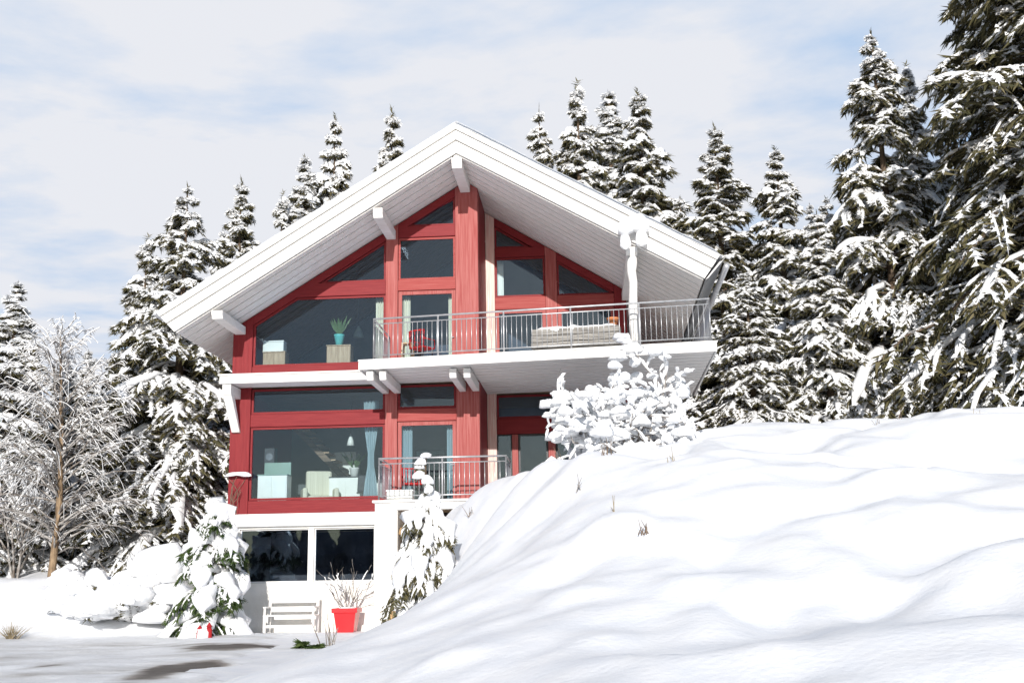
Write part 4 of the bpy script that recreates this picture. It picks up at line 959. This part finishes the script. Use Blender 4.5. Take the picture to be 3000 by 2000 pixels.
# climbing frosted vine at the left red post
rsn = np.random.RandomState(5); out = []
for k in range(5): grow(rsn, np.array([-.02 + .05 * k, 0, 0.]), np.array([.05 * rsn.randn(), -.02, 1.0]), .62, 1, out, .35, 2, .1, .6)
vn = empty('frosted_vine', (.2, -.16, 3.0)); vn.location = (.12, -.18, 3.02)
P = np.stack([o_[0] for o_ in out]); A = Acc(); A.add(*ring_tubes(P, np.full((len(P), 5), .008), 4)); A.build('stem', M['twig'], vn, True)
A = Acc(); A.add(*ring_tubes(np.stack([np.linspace(-.15, .55, 8), .02 * rsn.randn(8), .98 + .07 * np.sin(np.linspace(.3, 2.9, 8))], -1)[None], np.array([[.02, .05, .06, .05, .06, .07, .06, .02]]), 7, 0, 1, .3, rsn)); A.build('snow_load', M['snow_clump'], vn, True)
tag(vn, 'frosted climbing vine at the foot of the left red corner post', 'plant')

# dense wood on the far side of the road, behind the camera: it is what the panes mirror
rs_ = np.random.RandomState(77); A = Acc(); n = 170
for i in range(n):
    x = -80 + 190 * i / n + rs_.randn() * 1.5; y = -72 - rs_.rand() * 16; hh = 8 + 3.5 * rs_.rand()
    zz = np.linspace(0, 1, 9); r_ = np.where(np.arange(9) % 2 == 0, 1.0, .62) * 3.0 * (1 - zz) ** .8 + .05
    A.add(*ring_tubes(np.stack([x + 0 * zz + 1e-3 * zz, y + 0 * zz, zz * hh - .5], -1)[None], r_[None], 8, 0, 1, .35, rs_))
M['far'] = noise_mat('frosted_far_wood', (.10, .10, .13), (.30, .30, .34), .25, .9)
o = A.build('far_wood', M['far'], None, False); tag(o, 'dark conifer wood across the valley', 'wood', kind='stuff')

# ------------------------------------------------------------------ sky, sun, camera
SUN_EL, SUN_AZ = R(18), R(2)     # sun behind the camera, slightly to its right
w = bpy.data.worlds.new('World'); scn.world = w; w.use_nodes = True; nt = w.node_tree
bg = nt.nodes['Background']; sky = N(nt, 'ShaderNodeTexSky', sky_type='NISHITA'); sky.sun_disc = False
sky.sun_elevation = SUN_EL; sky.sun_rotation = math.pi - SUN_AZ; sky.altitude = 900; sky.air_density = 1.0; sky.dust_density = 1.0; sky.ozone_density = 1.2
tc = N(nt, 'ShaderNodeTexCoord'); sx = N(nt, 'ShaderNodeSeparateXYZ'); nt.links.new(tc.outputs['Generated'], sx.inputs[0])
dz = N(nt, 'ShaderNodeMath', operation='MAXIMUM'); dz.inputs[1].default_value = .06; nt.links.new(sx.outputs['Z'], dz.inputs[0])
dv = N(nt, 'ShaderNodeVectorMath', operation='DIVIDE'); cb = N(nt, 'ShaderNodeCombineXYZ')
for k in range(3): nt.links.new(dz.outputs[0], cb.inputs[k])
nt.links.new(tc.outputs['Generated'], dv.inputs[0]); nt.links.new(cb.outputs[0], dv.inputs[1])
mp = N(nt, 'ShaderNodeMapping'); mp.inputs['Scale'].default_value = (.8, .9, 0); mp.inputs['Rotation'].default_value = (0, 0, R(35)); mp.inputs['Location'].default_value = (1.3, .2, 0)
nt.links.new(dv.outputs[0], mp.inputs[0])
nz = N(nt, 'ShaderNodeTexNoise'); nz.inputs['Scale'].default_value = 1.5; nz.inputs['Detail'].default_value = 9; nz.inputs['Roughness'].default_value = .56; nz.inputs['Distortion'].default_value = .15
nt.links.new(mp.outputs[0], nz.inputs['Vector'])
cr = N(nt, 'ShaderNodeValToRGB'); cr.color_ramp.elements[0].position = .34; cr.color_ramp.elements[1].position = .56
cr.color_ramp.elements[0].color = (4.9, 6.9, 9.8, 1); cr.color_ramp.elements[1].color = (9.4, 9.6, 10.2, 1)   # thin blue veil to white cloud
bx_ = N(nt, 'ShaderNodeMapRange', interpolation_type='SMOOTHSTEP'); bx_.inputs['From Min'].default_value = .12; bx_.inputs['From Max'].default_value = .62; bx_.inputs['To Min'].default_value = .05; bx_.inputs['To Max'].default_value = -.17
nt.links.new(sx.outputs['X'], bx_.inputs['Value'])
ad = N(nt, 'ShaderNodeMath', operation='ADD'); nt.links.new(nz.outputs['Fac'], ad.inputs[0]); nt.links.new(bx_.outputs[0], ad.inputs[1]); nt.links.new(ad.outputs[0], cr.inputs[0])
mr = N(nt, 'ShaderNodeMapRange', interpolation_type='SMOOTHSTEP'); mr.inputs['From Min'].default_value = -.25; mr.inputs['From Max'].default_value = .4; nt.links.new(sx.outputs['Y'], mr.inputs['Value'])
m2 = N(nt, 'ShaderNodeMapRange', interpolation_type='SMOOTHSTEP'); m2.inputs['From Min'].default_value = .97; m2.inputs['From Max'].default_value = .6; nt.links.new(sx.outputs['Z'], m2.inputs['Value'])
cm = N(nt, 'ShaderNodeMath', operation='MULTIPLY'); nt.links.new(m2.outputs[0], cm.inputs[0]); nt.links.new(mr.outputs[0], cm.inputs[1])
mx = N(nt, 'ShaderNodeMixRGB'); nt.links.new(cm.outputs[0], mx.inputs[0]); nt.links.new(sky.outputs[0], mx.inputs[1]); nt.links.new(cr.outputs[0], mx.inputs[2])
nt.links.new(mx.outputs[0], bg.inputs['Color']); bg.inputs['Strength'].default_value = .08
sun = bpy.data.lights.new('sun', 'SUN'); sun.energy = 4.6; sun.angle = R(.5); sun.color = (1, .955, .90)
so = bpy.data.objects.new('sun', sun); COL.objects.link(so)
sd = Vector((-math.sin(SUN_AZ) * math.cos(SUN_EL), math.cos(SUN_AZ) * math.cos(SUN_EL), -math.sin(SUN_EL)))
so.rotation_euler = sd.to_track_quat('-Z', 'Y').to_euler()
cam = bpy.data.cameras.new('camera'); co = bpy.data.objects.new('camera', cam); COL.objects.link(co); scn.camera = co
cam.sensor_width = 36; cam.lens = 36 * 2600 / 2352; cam.clip_end = 2000
Fv = 2600.0
d_ = Vector((194, -541, -Fv)).normalized(); r0 = Vector((1, .031, 0)); r0.z = -(r0.x * d_.x + r0.y * d_.y) / d_.z; r0.normalize(); u_ = r0.cross(d_)
m = Matrix(((r0.x, r0.y, r0.z), (d_.x, d_.y, d_.z), (u_.x, u_.y, u_.z))).to_4x4()
m.translation = (9.65, -29.5, 1.25); co.matrix_world = m
scn.view_settings.view_transform = 'Standard'; scn.view_settings.look = 'None'; scn.view_settings.exposure = .12; scn.view_settings.gamma = 1
scn.render.engine = 'CYCLES'; scn.cycles.max_bounces = 8; scn.cycles.transparent_max_bounces = 12
